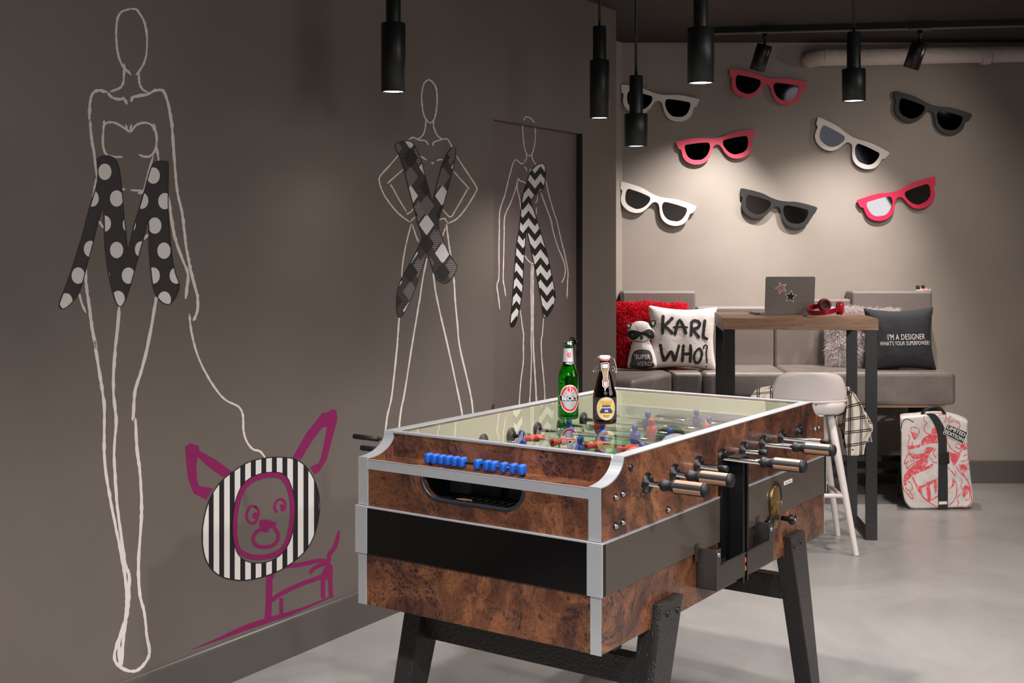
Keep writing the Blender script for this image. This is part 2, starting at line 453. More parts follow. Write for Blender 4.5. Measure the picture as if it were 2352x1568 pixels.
# --- figure with polka-dot letter ---
d1 = drawing('tall white woman outline with black polka-dot letter shape, at far left of the wall')
ol = MB()
f1 = wfn(.0004)
thin = [A((588,40),(545,55),(526,100),(524,180),(533,250),(555,300),(592,337)), A((588,40),(612,42),(628,60),(650,100),(662,170),(658,250),(640,300),(612,338)),
        A((560,285),(558,330),(555,370),(540,395),(495,413)), A((625,318),(627,370),(640,400),(665,415)),
        A((553,706),(510,705),(475,690),(463,640),(466,580),(470,540)), A((466,570),(480,553),(515,552),(550,570),(578,590),(592,588),(615,562),(655,552),(685,565),(695,590)),
        A((565,560),(575,585)), A((592,560),(586,588)), A((692,555),(705,620),(700,670),(680,700),(650,705),(625,695)), A((703,650),(715,725)),
        A((690,700),(665,790),(645,860),(620,868)), A((585,856),(645,858)), A((550,848),(563,855)), A((355,1315),(370,1370),(388,1408)),
        A((434,800),(425,850),(418,890))]
strokes(ol, thin, 5.0, f1, jit=.22)
mid = [A((485,415),(440,407),(415,425),(405,470),(402,540)), A((405,540),(412,620),(425,700),(436,800)), A((485,418),(505,438),(540,447),(558,443),(572,470)),
       A((592,458),(600,437),(660,425),(700,407),(735,410),(755,460),(772,550),(780,650),(790,780),(800,870),(820,960),(832,1060),(838,1110),(855,1200),(875,1280),(890,1340),(888,1400),(870,1445)),
       A((760,885),(770,970),(785,1060),(815,1150),(845,1230),(842,1290),(836,1345)), A((440,990),(452,1005),(465,1025)), A((672,1050),(640,1080),(575,1118))]
strokes(ol, mid, 6.4, f1, jit=.25)
big = [A((385,1210),(388,1280),(395,1330),(405,1400),(415,1480),(432,1568)) + B((200,230),(222,370),(238,480),(238,600),(240,700),(262,850),(288,980),(308,1080),(322,1170),(326,1250),(318,1330),(290,1410),(278,1470),(300,1505),(345,1522),(382,1508),(415,1455),(405,1380),(395,1290),(378,1220),(372,1100),(380,980),(385,880),(378,740),(367,650),(360,540),(352,530),(360,420),(382,350),(412,230),(443,55)),
       B((297,92),(290,180),(278,300),(274,420),(285,545),(277,650),(282,780),(290,880),(303,980),(320,1100),(336,1150),(333,1250),(322,1330),(313,1400),(305,1500)),
       B((330,1180),(328,1290),(308,1360),(296,1430),(300,1500))]
strokes(ol, big, 7.0, f1, jit=.22, taper=0)
strokes(ol, [B((572,120),(580,190),(600,270),(630,340),(665,400),(710,455),(765,485),(782,520),(785,580),(797,620),(820,650),(850,660),(870,685))], 4.8, f1, jit=.2)
ol.build('outline', M['chalk'], d1, fix=False)
MP = smooth_path(A((437,725),(450,708),(475,700),(503,705),(525,724),(540,770),(550,860),(558,960),(568,1050),(577,1120),(600,1030),(630,930),(650,860),(672,780),(688,740),(712,726),(750,726),(759,740),(758,850),(758,950),(765,1050),(775,1150),(790,1230),(808,1280),(800,1320),(780,1355),(758,1370),(730,1360),(705,1330),(690,1290),(680,1220),(672,1120),(668,990),(650,1060),(625,1150),(600,1240),(580,1310),(565,1350),(545,1380),(525,1365),(510,1320),(495,1260),(482,1180),(472,1080),(466,940),(440,1010),(420,1090),(400,1165),(380,1240),(360,1310),(335,1350),(300,1383),(280,1390),(267,1375),(275,1345),(300,1280),(325,1210),(350,1130),(375,1050),(395,970),(415,900),(437,830),(442,780)), 3, True)
lm = MB(); tt = tri_poly(MP); fill(lm, tt, wfn(.0007), 0)
dots = []
for cx, cy in ((472,773),(690,790),(525,893),(415,893),(638,903),(742,905),(470,1006),(582,1010),(697,1015),(525,1125),(407,1120),(637,1122),(738,1128),(352,1240),(465,1240),(578,1240),(690,1240),(793,1240),(297,1356),(532,1345),(740,1348)):
    c = A((cx, cy))[0]; dots.append([(c[0]+15.2*math.cos(a*PI/12), c[1]+18.8*math.sin(a*PI/12)) for a in range(24)])
paint(lm, tt, dots, wfn(.0010), 1); poly_outline(lm, MP, 2.2, wfn(.0014), 0)
lm.build('letter', [M['inkgrey'], M['white']], d1, fix=False)

# --- figure with argyle letter ---
d2 = drawing('white outline of a woman with hands on hips behind a grey argyle letter shape')
ol = MB()
p2 = [D_((415,185),(390,205),(378,260),(380,320),(392,375),(420,408),(445,380),(457,300),(452,230),(430,195),(410,184)),
      D_((400,385),(395,440),(380,475),(355,493)), D_((440,395),(440,430),(460,475),(485,492)), D_((310,495),(335,483),(365,496),(395,500),(415,522)),
      D_((437,525),(440,508),(485,492),(510,492),(525,515),(535,535)), D_((262,570),(210,630),(165,680),(160,710),(180,770),(220,830),(265,880),(320,920)),
      D_((285,645),(245,680),(200,720)), D_((215,725),(230,745),(260,800),(300,865)), D_((298,878),(318,868),(335,850)), D_((320,915),(345,890)),
      D_((555,575),(590,630),(630,690),(660,740),(655,765),(610,840),(560,900),(510,925)), D_((540,655),(580,700),(625,750)), D_((615,745),(590,790),(555,850),(525,892),(485,852)),
      D_((465,908),(495,900),(510,925)), D_((370,578),(405,600)), D_((428,610),(433,617),(440,610)), D_((455,603),(470,597),(487,598)),
      D_((325,925),(305,1000),(288,1080),(278,1150),(275,1205)), D_((330,930),(345,980),(362,1022)), D_((500,945),(485,990))]
strokes(ol, p2, 3.2, f1, jit=.2)
p2b = [D_((505,930),(515,1010),(525,1080),(535,1160),(545,1230),(550,1320),(560,1430),(575,1568)) + E((1000,130),(1025,310),(1045,440),(1052,640),(1040,760),(1020,850),(1000,900)),
       D_((405,1105),(385,1200),(365,1330),(345,1450),(325,1568)) + E((500,130),(470,280),(453,450),(440,620),(425,850),(412,1000),(398,1075),(370,1085),(362,1040)),
       D_((437,1180),(450,1280),(480,1420),(515,1568)) + E((905,130),(930,250),(942,330),(960,480),(975,640),(970,780),(955,870),(975,905),(1000,900)),
       D_((262,1410),(255,1500),(250,1568)) + E((400,160),(365,320),(345,490),(332,600),(345,850),(362,1000),(365,1050))]
strokes(ol, p2b, 3.8, f1, jit=.22, taper=0)
ol.build('outline', M['chalk'], d2, fix=False)
XP = smooth_path(D_((243,532),(247,516),(270,505),(300,500),(330,510),(355,550),(375,600),(395,680),(415,750),(433,812),(450,750),(465,690),(485,620),(510,565),(535,535),(550,534),(553,550),(549,590),(535,660),(515,740),(490,830),(470,890),(465,930),(475,980),(500,1040),(525,1090),(558,1140),(558,1160),(540,1200),(515,1228),(490,1233),(465,1220),(445,1190),(425,1130),(405,1075),(390,1130),(365,1200),(345,1260),(320,1320),(290,1380),(270,1408),(258,1400),(250,1370),(250,1300),(262,1240),(290,1180),(330,1110),(365,1040),(380,990),(360,930),(340,850),(310,740),(285,640),(262,575)), 3, True)
lm = MB(); tt = tri_poly(XP); fill(lm, tt, wfn(.0007), 0)
st = []
y = 490
while y < 1420:
    st.append(D_((200, y), (600, y), (600, y+4.6), (200, y+4.6))); y += 9.6
paint(lm, tt, st, wfn(.0010), 1)
dia = {2: [], 3: [], 4: [], 5: []}
for ci, cx in enumerate((238, 320, 403, 485, 567)):
    for k in range(-4, 5):
        base = 735 + 295*k + (147 if ci % 2 == 1 else 0)
        for mi, dy in ((3, 0), (4, 98), (5, 196)):
            cy = base+dy; dia[mi].append(D_((cx-39, cy), (cx, cy-56), (cx+39, cy), (cx, cy+56)))
for mi in (3, 4, 5): paint(lm, tt, dia[mi], wfn(.0012), mi-1)
lig = []
for ci, cx in enumerate((361.5, 444, 526)):
    for k in range(-4, 5):
        for j in range(-5, 6):
            cy = 860+147*k*2+(147 if ci % 2 else 0)+j*9.6; hw = 36*(1-abs(j*9.6)/56)
            if hw > 2: lig.append(D_((cx-hw, cy), (cx+hw, cy), (cx+hw, cy+5), (cx-hw, cy+5)))
paint(lm, tt, lig, wfn(.0011), 5)
poly_outline(lm, XP, 1.7, wfn(.0016), 2)
g = lambda n, v: mat(n, v, .55)
lm.build('letter', [M['inkgrey'], g('argyle_stripe_grey', (84, 78, 75)), M['inkgrey'], g('argyle_mid_grey', (112, 103, 103)), M['white'], g('argyle_light_stripe', (150, 142, 138))], d2, fix=False)

# --- figure on the door ---
d3 = drawing('white outline of a woman on the door with a black and white chevron letter shape')
fd = wfn(.0004, REC); ol = MB()
p3 = [D_((896,418),(900,480),(910,550),(932,578),(952,550),(963,480),(960,430)), D_((915,570),(917,590),(905,610)), D_((945,565),(948,595),(970,630)),
      D_((905,612),(890,618),(865,598),(850,610),(838,650),(822,710),(805,780),(780,860),(777,960),(775,1080),(775,1200),(765,1245),(772,1300),(780,1368)),
      D_((875,690),(860,750),(835,820),(805,890),(802,980),(800,1080),(797,1210),(803,1250),(810,1300)),
      D_((1015,700),(1030,770),(1055,860),(1075,920),(1095,1010),(1115,1090),(1130,1170),(1128,1230),(1125,1312)),
      D_((990,765),(1010,820),(1040,900),(1055,970),(1080,1050),(1105,1110),(1117,1160),(1110,1205),(1097,1230)),
      D_((878,692),(882,705),(905,712),(918,730)), D_((870,700),(870,750),(882,800),(888,860)), D_((975,780),(970,810),(960,820)), D_((968,840),(968,880)),
      D_((905,635),(915,643),(918,657)), D_((935,662),(938,648),(952,650)), D_((906,1088),(925,1115),(945,1130),(957,1128)),
      D_((885,1370),(895,1450),(903,1500)) + [(1202.5,770),(1202,800),(1202,830),(1197,870),(1194,905),(1192,950),(1192,1040),(1203,1110),(1207,1190),(1204,1240),(1216,1244)],
      D_((1005,1410),(998,1500)) + [(1244,775),(1243,790),(1245,830),(1249,870),(1251,900),(1252,930),(1255,1000),(1252,1080),(1243,1150),(1246,1200),(1234,1212)],
      D_((942,1130),(940,1250),(942,1400)) + [(1220.5,740),(1220,790),(1221,810),(1220,850),(1218,900),(1216,940),(1216,1050),(1219,1130),(1217,1200),(1218,1240)]]
strokes(ol, p3, 2.5, fd, jit=.2)
strokes(ol, [D_((950,1132),(950,1250),(950,1400)) + [(1224,740),(1225,790),(1227,830),(1230,880),(1232,925),(1234,1020),(1231,1100),(1229,1170),(1232,1212)]], 3.6, fd, jit=.25)
strokes(ol, [D_((902,397),(908,383),(922,377),(942,387),(958,408))], 3.0, f1, jit=.2)
ol.build('outline', M['chalk'], d3, fix=False)
YP = smooth_path(D_((930,680),(945,650),(965,630),(985,618),(1003,619),(1014,640),(1013,700),(1005,740),(985,760),(965,772),(945,800),(940,820),(955,860),(975,920),(1000,1000),(1025,1090),(1045,1180),(1062,1270),(1065,1310),(1055,1350),(1035,1390),(1015,1408),(1003,1395),(995,1340),(980,1250),(962,1160),(945,1080),(930,1010),(915,960),(910,1040),(903,1120),(900,1200),(895,1280),(880,1370),(865,1430),(850,1455),(838,1455),(834,1430),(842,1350),(850,1240),(857,1140),(865,1040),(880,950),(888,870),(895,800),(910,740)), 3, True)
lm = MB(); tt = tri_poly(YP); fill(lm, tt, wfn(.0007, REC), 0)
ch = []
for k in range(13):
    for j in range(-3, 5):
        x0 = 960+j*62-31; y0 = 588+k*78 + j*5
        for (xa, xb, ya, yb) in ((x0, x0+31, 0, 40), (x0+31, x0+62, 40, 0)):
            ch.append(D_((xa, y0+ya), (xb, y0+yb), (xb, y0+yb+40), (xa, y0+ya+40)))
paint(lm, tt, ch, wfn(.0010, REC), 1); poly_outline(lm, YP, 1.8, wfn(.0014, REC), 0)
lm.build('letter', [M['ink'], M['white']], d3, fix=False)

# --- dog ---
d4 = drawing('magenta cartoon dog with a black and white striped ring round its head')
bd = MB()
for nm_, P in zip(('ear', 'ear', 'nose'), (B((555,640),(575,628),(608,638),(612,658),(680,695),(740,740),(705,762),(640,715),(605,680),(600,720),(602,770),(610,795),(665,805),(640,850),(590,825),(568,770),(560,700)),
          B((975,688),(1030,590),(1095,508),(1112,508),(1130,495),(1150,498),(1152,540),(1130,620),(1112,690),(1085,735),(1065,752),(1045,722),(1080,705),(1088,685),(1100,630),(1112,565),(1095,565),(1060,610),(1035,650),(1010,692)),
          B((845,945),(850,928),(880,927),(915,940),(908,960),(888,962),(882,975),(868,978),(855,972)))):
    q_ = MB(); fill(q_, tri_poly(P), f1, 0); q_.build(nm_, M['mag'], d4, fix=False)
strokes(bd, [B((838,880),(815,875),(800,895),(797,920),(812,940),(830,938),(842,915),(843,890),(828,876)), B((917,900),(906,880),(915,855),(935,848),(948,865),(946,885),(932,892)),
             B((822,912),(830,903),(837,912),(830,920),(822,914)), B((928,876),(936,872),(940,882),(930,884))], 6.2, f1, jit=.05, taper=0)
bd.build('eyes', M['mag'], d4, fix=False); bd = MB()
strokes(bd, [B((850,965),(828,985),(823,1010),(838,1030),(865,1035),(895,1030),(917,1010),(920,985),(905,960))], 8.5, f1, jit=.05, taper=0)
bd.build('muzzle', M['mag'], d4, fix=False); bd = MB()
strokes(bd, [B((905,1140),(888,1150),(885,1230),(880,1318))], 15, f1, jit=.04, taper=0)
strokes(bd, [B((895,1245),(925,1222),(1000,1185),(1100,1148))], 10, f1, jit=.05, taper=0)
strokes(bd, [B((940,1112),(1010,1103),(1080,1088),(1112,1092))], 9.5, f1, jit=.05, taper=0)
strokes(bd, [B((1045,1138),(1062,1118),(1105,1100),(1125,1110),(1128,1130))], 9, f1, jit=.05, taper=0)
strokes(bd, [B((1120,1105),(1098,1150),(1097,1236)), B((1125,1105),(1125,1150),(1128,1228))], 10, f1, jit=.04, taper=0)
strokes(bd, [B((1097,1150),(1115,1145),(1130,1150))], 18, f1, jit=0, taper=0)
strokes(bd, [B((1122,1095),(1122,1065),(1145,1030),(1160,970))], 10, f1, jit=.05, taper=3)
strokes(bd, [B((933,1235),(933,1300))], 9, f1, jit=.05, taper=0)
strokes(bd, [[(x, y, w_) for (x, y), w_ in zip(B((583,1436),(680,1398),(790,1352),(880,1322),(1000,1283),(1138,1226)), (1, 6, 12, 12, 7, 3))]], 8, f1, jit=.05, taper=0)
bd.build('body', M['mag'], d4, fix=False)
OP = smooth_path(B((935,683),(880,685),(810,700),(750,735),(700,775),(660,830),(635,900),(623,980),(628,1050),(645,1100),(680,1140),(730,1160),(790,1165),(860,1152),(930,1125),(990,1085),(1035,1040),(1065,980),(1082,900),(1080,830),(1060,765),(1025,715),(985,690)), 3, True)
IP = smooth_path(B((920,742),(860,745),(810,765),(775,800),(752,860),(742,940),(745,1010),(765,1065),(800,1092),(850,1098),(900,1085),(940,1055),(970,1000),(985,920),(985,850),(970,790),(950,755)), 3, True)
rg = MB(); tt = tri_poly([OP, IP]); fill(rg, tt, wfn(.0007), 0)
st = [B((x, 600), (x+22, 600), (x+22, 1200), (x, 1200)) for x in [626+41.3*k for k in range(12)]]
paint(rg, tt, st, wfn(.0010), 1); poly_outline(rg, OP, 2.2, wfn(.0014), 0); poly_outline(rg, IP, 1.8, wfn(.0016), 0)
rg.build('striped_ring', [M['ink'], M['white']], d4, fix=False)
fr = MB(); strokes(fr, [B((915,753),(860,757),(800,787),(765,850),(751,940),(754,1010),(772,1052),(830,1075),(900,1066),(945,1035),(970,970),(978,880),(965,805),(940,765))], 11.5, wfn(.0013), jit=.06, taper=0, closed=True)
fr.build('face_ring', M['mag'], d4, fix=False)

# =============== PENDANT LAMPS ===============
def pendant(px, ytop, ybot, wpx, uw, uy, label, energy):
    D = .085*F/wpx; r = .0425; p = at(px, ybot-3, D)
    hb = (ybot-3-ytop)/F*D
    t = thing('pendant_lamp', label, 'pendant lamp', p, 0, 'black cylinder pendant lamps')
    prof = [(r-.003, .006), (r-.003, 0), (r, 0), (r, hb), (r-.002, hb+.002), (.012, hb+.002)]
    MB().lathe(prof, n=48, caps=False).build('shade', M['lampblack'], t)
    MB().lathe([(.001, .005), (r-.0032, .005)], n=40, caps=False).build('diffuser', M['glow'], t)
    uh = (ytop-uy)/F*D if uy is not None else .25
    ur = uw/F*D/2
    MB().lathe([(ur, hb+.002), (ur, hb+uh), (ur-.002, hb+uh+.002), (.004, hb+uh+.002)], n=40, caps=False).build('neck', M['lampblack'], t)
    MB().cyl((0,0,hb+uh), (0,0,CEIL-p.z-.02), .0055, n=12).build('stem', M['lampblack'], t)
    MB().cyl((0,0,CEIL-p.z-.025), (0,0,CEIL-p.z-.0005), .05, n=32).build('ceiling_rose', M['lampblack'], t)
    l = spot('pendant_light_source', (p.x, p.y, p.z-.012), (p.x, p.y, 0), energy, NEUT, 125, 1.0, .035)
    return t
pendant(903.5, 55, 215, 56, 34, -60, 'black cylinder pendant lamp over the near end of the games table, leftmost of all', 5)
pendant(1377, 140, 275, 45, 31, 62, 'slim black pendant lamp hanging in front of the door side of the wall corner', 60)
pendant(1461, 263, 340, 53, 31, 175, 'lowest hanging black pendant lamp, in front of the top left white glasses', 40)
pendant(1609.5, 66, 195, 61, 33, -70, 'largest looking black pendant lamp with thick neck, above the pink glasses', 110)
pendant(1961, 160, 236, 53, 31, 75, 'rightmost black pendant lamp hanging in front of the wrapped pipe', 22)

# =============== TRACK AND PIPE ===============
tk = thing('light_track', 'long black ceiling track rail running to the right over the bench', 'track', (0,0,0))
x0 = (1600-CX)/F*6.95
ta = MB(); a, b_ = Vector((1.05, 6.97, CEIL)), Vector((4.6, 6.45, CEIL)); dr = (b_-a).normalized(); sd = Vector((-dr.y, dr.x, 0))
def barbox(mb, a, b_, hw, z0, z1, mi=0):
    v = []
    for z in (z0, z1):
        for p, s_ in ((a, -1), (b_, -1), (b_, 1), (a, 1)):
            q = p+sd*hw*s_; v.append((q.x, q.y, z))
    mb.hexa(v, mi)
barbox(ta, a, b_, .018, CEIL-.034, CEIL-.0005); ta.build('rail', M['blackmetal'], tk)
tb = MB(); barbox(tb, a, b_, .0192, CEIL-.038, CEIL-.034); tb.build('rail_edge', mat('grey_rail_edge', (120,118,118), .4, .6), tk)
for (px, py, label) in ((1757, 103, 'black spotlight head on the ceiling rail, above the pink glasses'), (2113, 97, 'black spotlight head on the ceiling rail, in front of the wrapped pipe')):
    D = 6.87 if px < 2000 else 6.76
    u = (px-CX)/F; 
    top = at(px, py, D); aim = Vector((-.25, .27, -.93)).normalized()
    t = thing('track_spotlight', label, 'spotlight', (top.x, top.y, top.z), 0, 'track spotlights')
    MB().lathe([(.040, 0), (.044, .003), (.044, .150), (.0405, .150), (.038, .140), (.002, .138)], (0,0,0), aim, 36, caps=False).lathe([(.0005, .0005), (.041, .0005)], (0,0,0), aim, 36, caps=False).build('head', M['blackmetal'], t)
    MB().cyl((0, 0, CEIL-.038-top.z), (-.004, .0, -.006)+aim*.02 if False else (0, .006, .004), .008, n=14).cyl((0,0,.035), (0,0,CEIL-.05-top.z), .014, n=16).build('joint', M['blackmetal'], t)
    MB().box(-.06, .06, -.016, .016, CEIL-.049-top.z, CEIL-.0385-top.z).build('adapter', mat('grey_adapter', (96,94,93), .4), t, bevel=.003)
    q = top+aim*.15
    spot('track_light_source', q, q+aim, 170, (1.0, .94, .89), 84, 1.0, .03)
spot('track_light_source', (2.95, 6.65, 2.42), (2.95-.75, 7.0, 1.85), 10, WARM, 150, 1.0, .03)
pp = []
xl = (1868-CX)/F*7.36; zc = 2.612
for k in range(9):
    a_ = k/8*PI/2; pp.append((xl+.10-.10*math.sin(a_)*1.0 if False else xl+.09*(1-math.sin(a_)) , 7.365+.09*(1-math.cos(a_)), zc))
pth = [(xl-.0, BY-.001, zc), (xl, 7.43, zc)] + [(xl+.08*(1-math.cos(a_*PI/16)), 7.43-.08*math.sin(a_*PI/16), zc) for a_ in range(1, 9)] + [(xl+.25, 7.35, zc+.002), (xl+.5, 7.35, zc+.006), (3.0, 7.35, zc+.022), (4.79, 7.35, zc+.04)]
pw = paint_mat('wrapped_pipe_insulation', (188, 178, 172), .75)
t_ = NT(pw); c_ = t_.coord('Object'); n_ = t_.n('ShaderNodeTexNoise', i_Scale=22.0, i_Detail=5.0); t_.l(c_, n_.inputs['Vector']); t_.bump(n_.outputs[0], .8, .012)
pi = thing('wrapped_pipe', 'pale wrapped pipe with an elbow running along the top of the back wall', 'pipe', (0,0,0))
MB().tube(smooth_path(pth, 4), .052, 20).build('pipe', pw, pi)
MB().lathe([(.0535, 0), (.056, .01), (.056, .045), (.0535, .055)], (xl+.22, 7.35, zc), (1,0,0), 24).lathe([(.0535, 0), (.056, .01), (.056, .045), (.0535, .055)], (xl+1.02, 7.35, zc+.012), (1,0,0), 24).build('clamp_wrap', pw, pi)

# =============== SUNGLASSES ON THE WALL ===============
half = [(0,-.018),(-.06,-.012),(-.10,.004),(-.16,.012),(-.206,.014),(-.240,.008)]
def glasses_outline():
    Rr = [(.240,0),(.238,-.025),(.232,-.044),(.221,-.050),(.217,-.062),(.214,-.095),(.200,-.124),(.172,-.146),(.137,-.157),(.100,-.155),(.068,-.140),(.045,-.112),(.031,-.082),(.018,-.060)]
    Tt = [(.20,.004),(.15,.005),(.10,.002),(.05,-.009)]
    return [(-.240,0)]+[(-x,y) for x,y in Tt]+[(0,-.014)]+Tt[::-1]+Rr+[(0,-.053)]+[(-x,y) for x,y in Rr[::-1]][:-1]
    L = [(-.240,.012),(-.185,.0),(-.13,-.012),(-.08,-.020),(-.03,-.026),(0,-.027),(.03,-.026),(.08,-.020),(.13,-.012),(.185,.0),(.240,.012),
         (.240,-.016),(.232,-.030),(.224,-.034),(.218,-.058),(.205,-.092),(.180,-.124),(.145,-.142),(.105,-.145),(.070,-.134),(.045,-.110),(.030,-.080),(.018,-.060),(0,-.054),
         (-.018,-.060),(-.030,-.080),(-.045,-.110),(-.070,-.134),(-.105,-.145),(-.145,-.142),(-.180,-.124),(-.205,-.092),(-.218,-.058),(-.224,-.034),(-.232,-.030),(-.240,-.016)]
    return L
def lens_loop(sg, g=0.0):
    P = [(.046,-.036),(.075,-.030),(.12,-.027),(.16,-.027),(.186,-.028),(.195,-.045),(.192,-.075),(.182,-.102),(.166,-.118),(.148,-.126),(.108,-.131),(.083,-.122),(.062,-.104),(.047,-.080),(.040,-.058)]
    c = (.125,-.075); P = [(c[0]+(x-c[0])*(1+g), c[1]+(y-c[1])*(1+g)) for x, y in P]
    return smooth_path([(sg*x, y) for x, y in P], 3, True)
def rot2(p, a): return (p[0]*math.cos(a)-p[1]*math.sin(a), p[0]*math.sin(a)+p[1]*math.cos(a))
mirror_m = mat('dark_mirror_lens', (120, 120, 124), .03, 1.0)
mirror_d = mat('toned_down_mirror_lens', (34, 35, 40), .05, 1.0)  # darker copy of the mirror lens, toned down against bright reflections
gw = mat('white_glasses_frame', (226, 220, 216), .5); gp = mat('coral_pink_glasses_frame', (218, 74, 98), .5)
gr = mat('raspberry_glasses_frame', (206, 26, 74), .5); gb = mat('black_glasses_frame', (26, 25, 26), .55)
GL = [((68,478),(503,560),gw,mirror_d,'white giant sunglasses at top left, half behind the lowest pendant lamp'),
      ((678,388),(1112,468),gp,mirror_d,'coral pink giant sunglasses at the top, partly behind a spotlight head'),
      ((1605,513),(2037,645),gb,mirror_d,'black giant sunglasses furthest to the right, below the wrapped pipe'),
      ((375,798),(812,732),gp,mirror_d,'coral pink giant sunglasses tilted up to the right, in the middle row'),
      ((1175,660),(1572,860),gw,mirror_d,'white giant sunglasses tilted steeply down to the right, in the middle row'),
      ((68,1022),(487,1162),gw,mirror_m,'white giant sunglasses at the lower left beside the wall edge'),
      ((740,1060),(1167,1168),gb,mirror_m,'dark grey giant sunglasses in the middle of the bottom row'),
      ((1393,1128),(1827,995),gr,mirror_m,'raspberry red giant sunglasses tilted up to the right, bottom row')]
for (a, b_, fm, lm_, lab) in GL:
    pa = at(1400+a[0]/2.45, a[1]/2.45, BY-.02); pb = at(1400+b_[0]/2.45, b_[1]/2.45, BY-.02)
    mid_ = (pa+pb)/2; ang = math.atan2(pb.z-pa.z, pb.x-pa.x); sc = (pb-pa).length/.48
    o = thing('giant_sunglasses', lab, 'wall decoration', (mid_.x, BY-.001, mid_.z), 0, 'giant sunglasses on the back wall')
    o.rotation_euler = (0, -ang, 0)
    OL = smooth_path(glasses_outline(), 3, True)
    f_ = lambda p, q, a: (p*sc, a, q*sc)
    MB().prism([OL, lens_loop(1), lens_loop(-1)], -.012, -.026, f_).build('frame', fm, o, bevel=.0015)
    for sg in (-1, 1): MB().prism(lens_loop(sg, .02), -.016, -.020, f_).build('lens', lm_, o)
    MB().box(-.17, -.09, -.014, 0, -.022, -.008).box(.09, .17, -.014, 0, -.022, -.008).build('wall_mount', M['blackmetal'], o)
# =============== BENCH ===============
def leather():
    m = mat('taupe_leatherette', (112, 103, 98), .42); t = NT(m); c = t.coord('Object')
    n = t.n('ShaderNodeTexNoise', i_Scale=5.0, i_Detail=8.0, i_Roughness=.7); t.l(c, n.inputs['Vector'])
    t.l(t.ramp(n.outputs[0], [(.3, (92, 84, 80)), (.7, (122, 113, 107))]), t.b.inputs['Base Color'])
    n2 = t.n('ShaderNodeTexNoise', i_Scale=90.0, i_Detail=4.0); t.l(c, n2.inputs['Vector']); t.bump(n2.outputs[0], .25, .002); return m
def weave():
    m = mat('taupe_woven_vinyl', (118, 109, 104), .45); t = NT(m); c = t.coord('Object')
    n = t.n('ShaderNodeTexWave', i_Scale=60.0, i_Distortion=.6, bands_direction='X'); t.l(c, n.inputs['Vector'])
    n2 = t.n('ShaderNodeTexWave', i_Scale=64.0, i_Distortion=.6, bands_direction='Z'); t.l(c, n2.inputs['Vector'])
    mx = t.n('ShaderNodeMixRGB', blend_type='MULTIPLY'); mx.inputs[0].default_value = .45
    t.l(n.outputs[1], mx.inputs[1]); t.l(n2.outputs[1], mx.inputs[2])
    t.l(t.ramp(mx.outputs[0], [(.0, (84, 76, 72)), (.6, (136, 126, 121))]), t.b.inputs['Base Color'])
    t.bump(mx.outputs[0], .4, .002); return m
M['leather'] = leather(); M['weave'] = weave()
M['oak'] = None
def wood(name, c0, c1, scale=(1,1,1), rough=.45):
    m = mat(name, c0, rough); t = NT(m); c = t.coord('Object', scale)
    n = t.n('ShaderNodeTexNoise', i_Scale=6.0, i_Detail=6.0, i_Distortion=.7); t.l(c, n.inputs['Vector'])
    t.l(t.ramp(n.outputs[0], [(.3, c0), (.7, c1)]), t.b.inputs['Base Color']); return m
M['oak'] = wood('brown_oak_top', (112, 82, 62), (150, 114, 88), (1.5, 14, 22))
M['ply'] = wood('plywood_edge', (150, 118, 92), (176, 142, 112), (2, 20, 60))
bn = thing('banquette', 'long taupe upholstered bench with tall back panels against the back wall', 'bench', (1.4, 7.0, 0))
def loc_(mb, o): return mb.xform(Matrix.Translation(-Vector(o.location)))
def plan(mb, P, z0, z1): return mb.prism(P, z0, z1, lambda p, q, a: (p, q, a))
XS = lambda px, D: (px-CX)/F*D
for P in ([(1.084,6.83),(1.556,6.83),(1.585,7.29),(1.086,7.29)], [(1.560,6.83),(2.516,6.83),(2.53,7.29),(1.590,7.29)],
          [(.912,6.835),(1.080,6.83),(1.082,7.29),(.84,7.29)], [(.645,6.41),(.908,6.83),(.836,7.29),(.60,7.29),(.222,6.70)]):
    loc_(plan(MB(), P, .562, .748), bn).build('seat_cushion', M['leather'], bn, bevel=.026, seg=5)
for x0, x1, zt in ((.664, 1.113, 1.192), (1.117, 1.587, 1.097), (1.591, 2.053, 1.144), (2.057, 2.545, 1.192)):
    m_ = MB().box(x0, x1, 7.30, BY-.002, .70, zt)
    loc_(m_, bn).build('back_cushion', M['weave'], bn, bevel=.018, seg=4)
loc_(plan(MB(), [(.24,6.70),(.62,7.31),(.56,7.35),(.18,6.74)], .70, 1.186), bn).build('back_cushion', M['weave'], bn, bevel=.015, seg=3)
loc_(plan(MB(), [(.60,6.47),(.93,6.88),(2.47,6.88),(2.47,7.30),(.7,7.30),(.3,6.72)], .542, .562), bn).build('plywood_base', M['ply'], bn)
for x in (2.38, 1.35):
    loc_(MB().box(x, x+.09, 6.95, 7.25, 0, .542), bn).build('leg', M['blackmetal'], bn, bevel=.002)
for z in (.155, .228):
    loc_(MB().box(.95, 2.40, 7.02, 7.06, z-.014 if z < .2 else z-.018, z+.012), bn).build('foot_rail', M['blackmetal'], bn, bevel=.002)

for o_ in bn.children:
    if 'cushion' in o_.name:
        for p_ in o_.data.polygons: p_.use_smooth = True
        o_.modifiers['bevel'].harden_normals = True
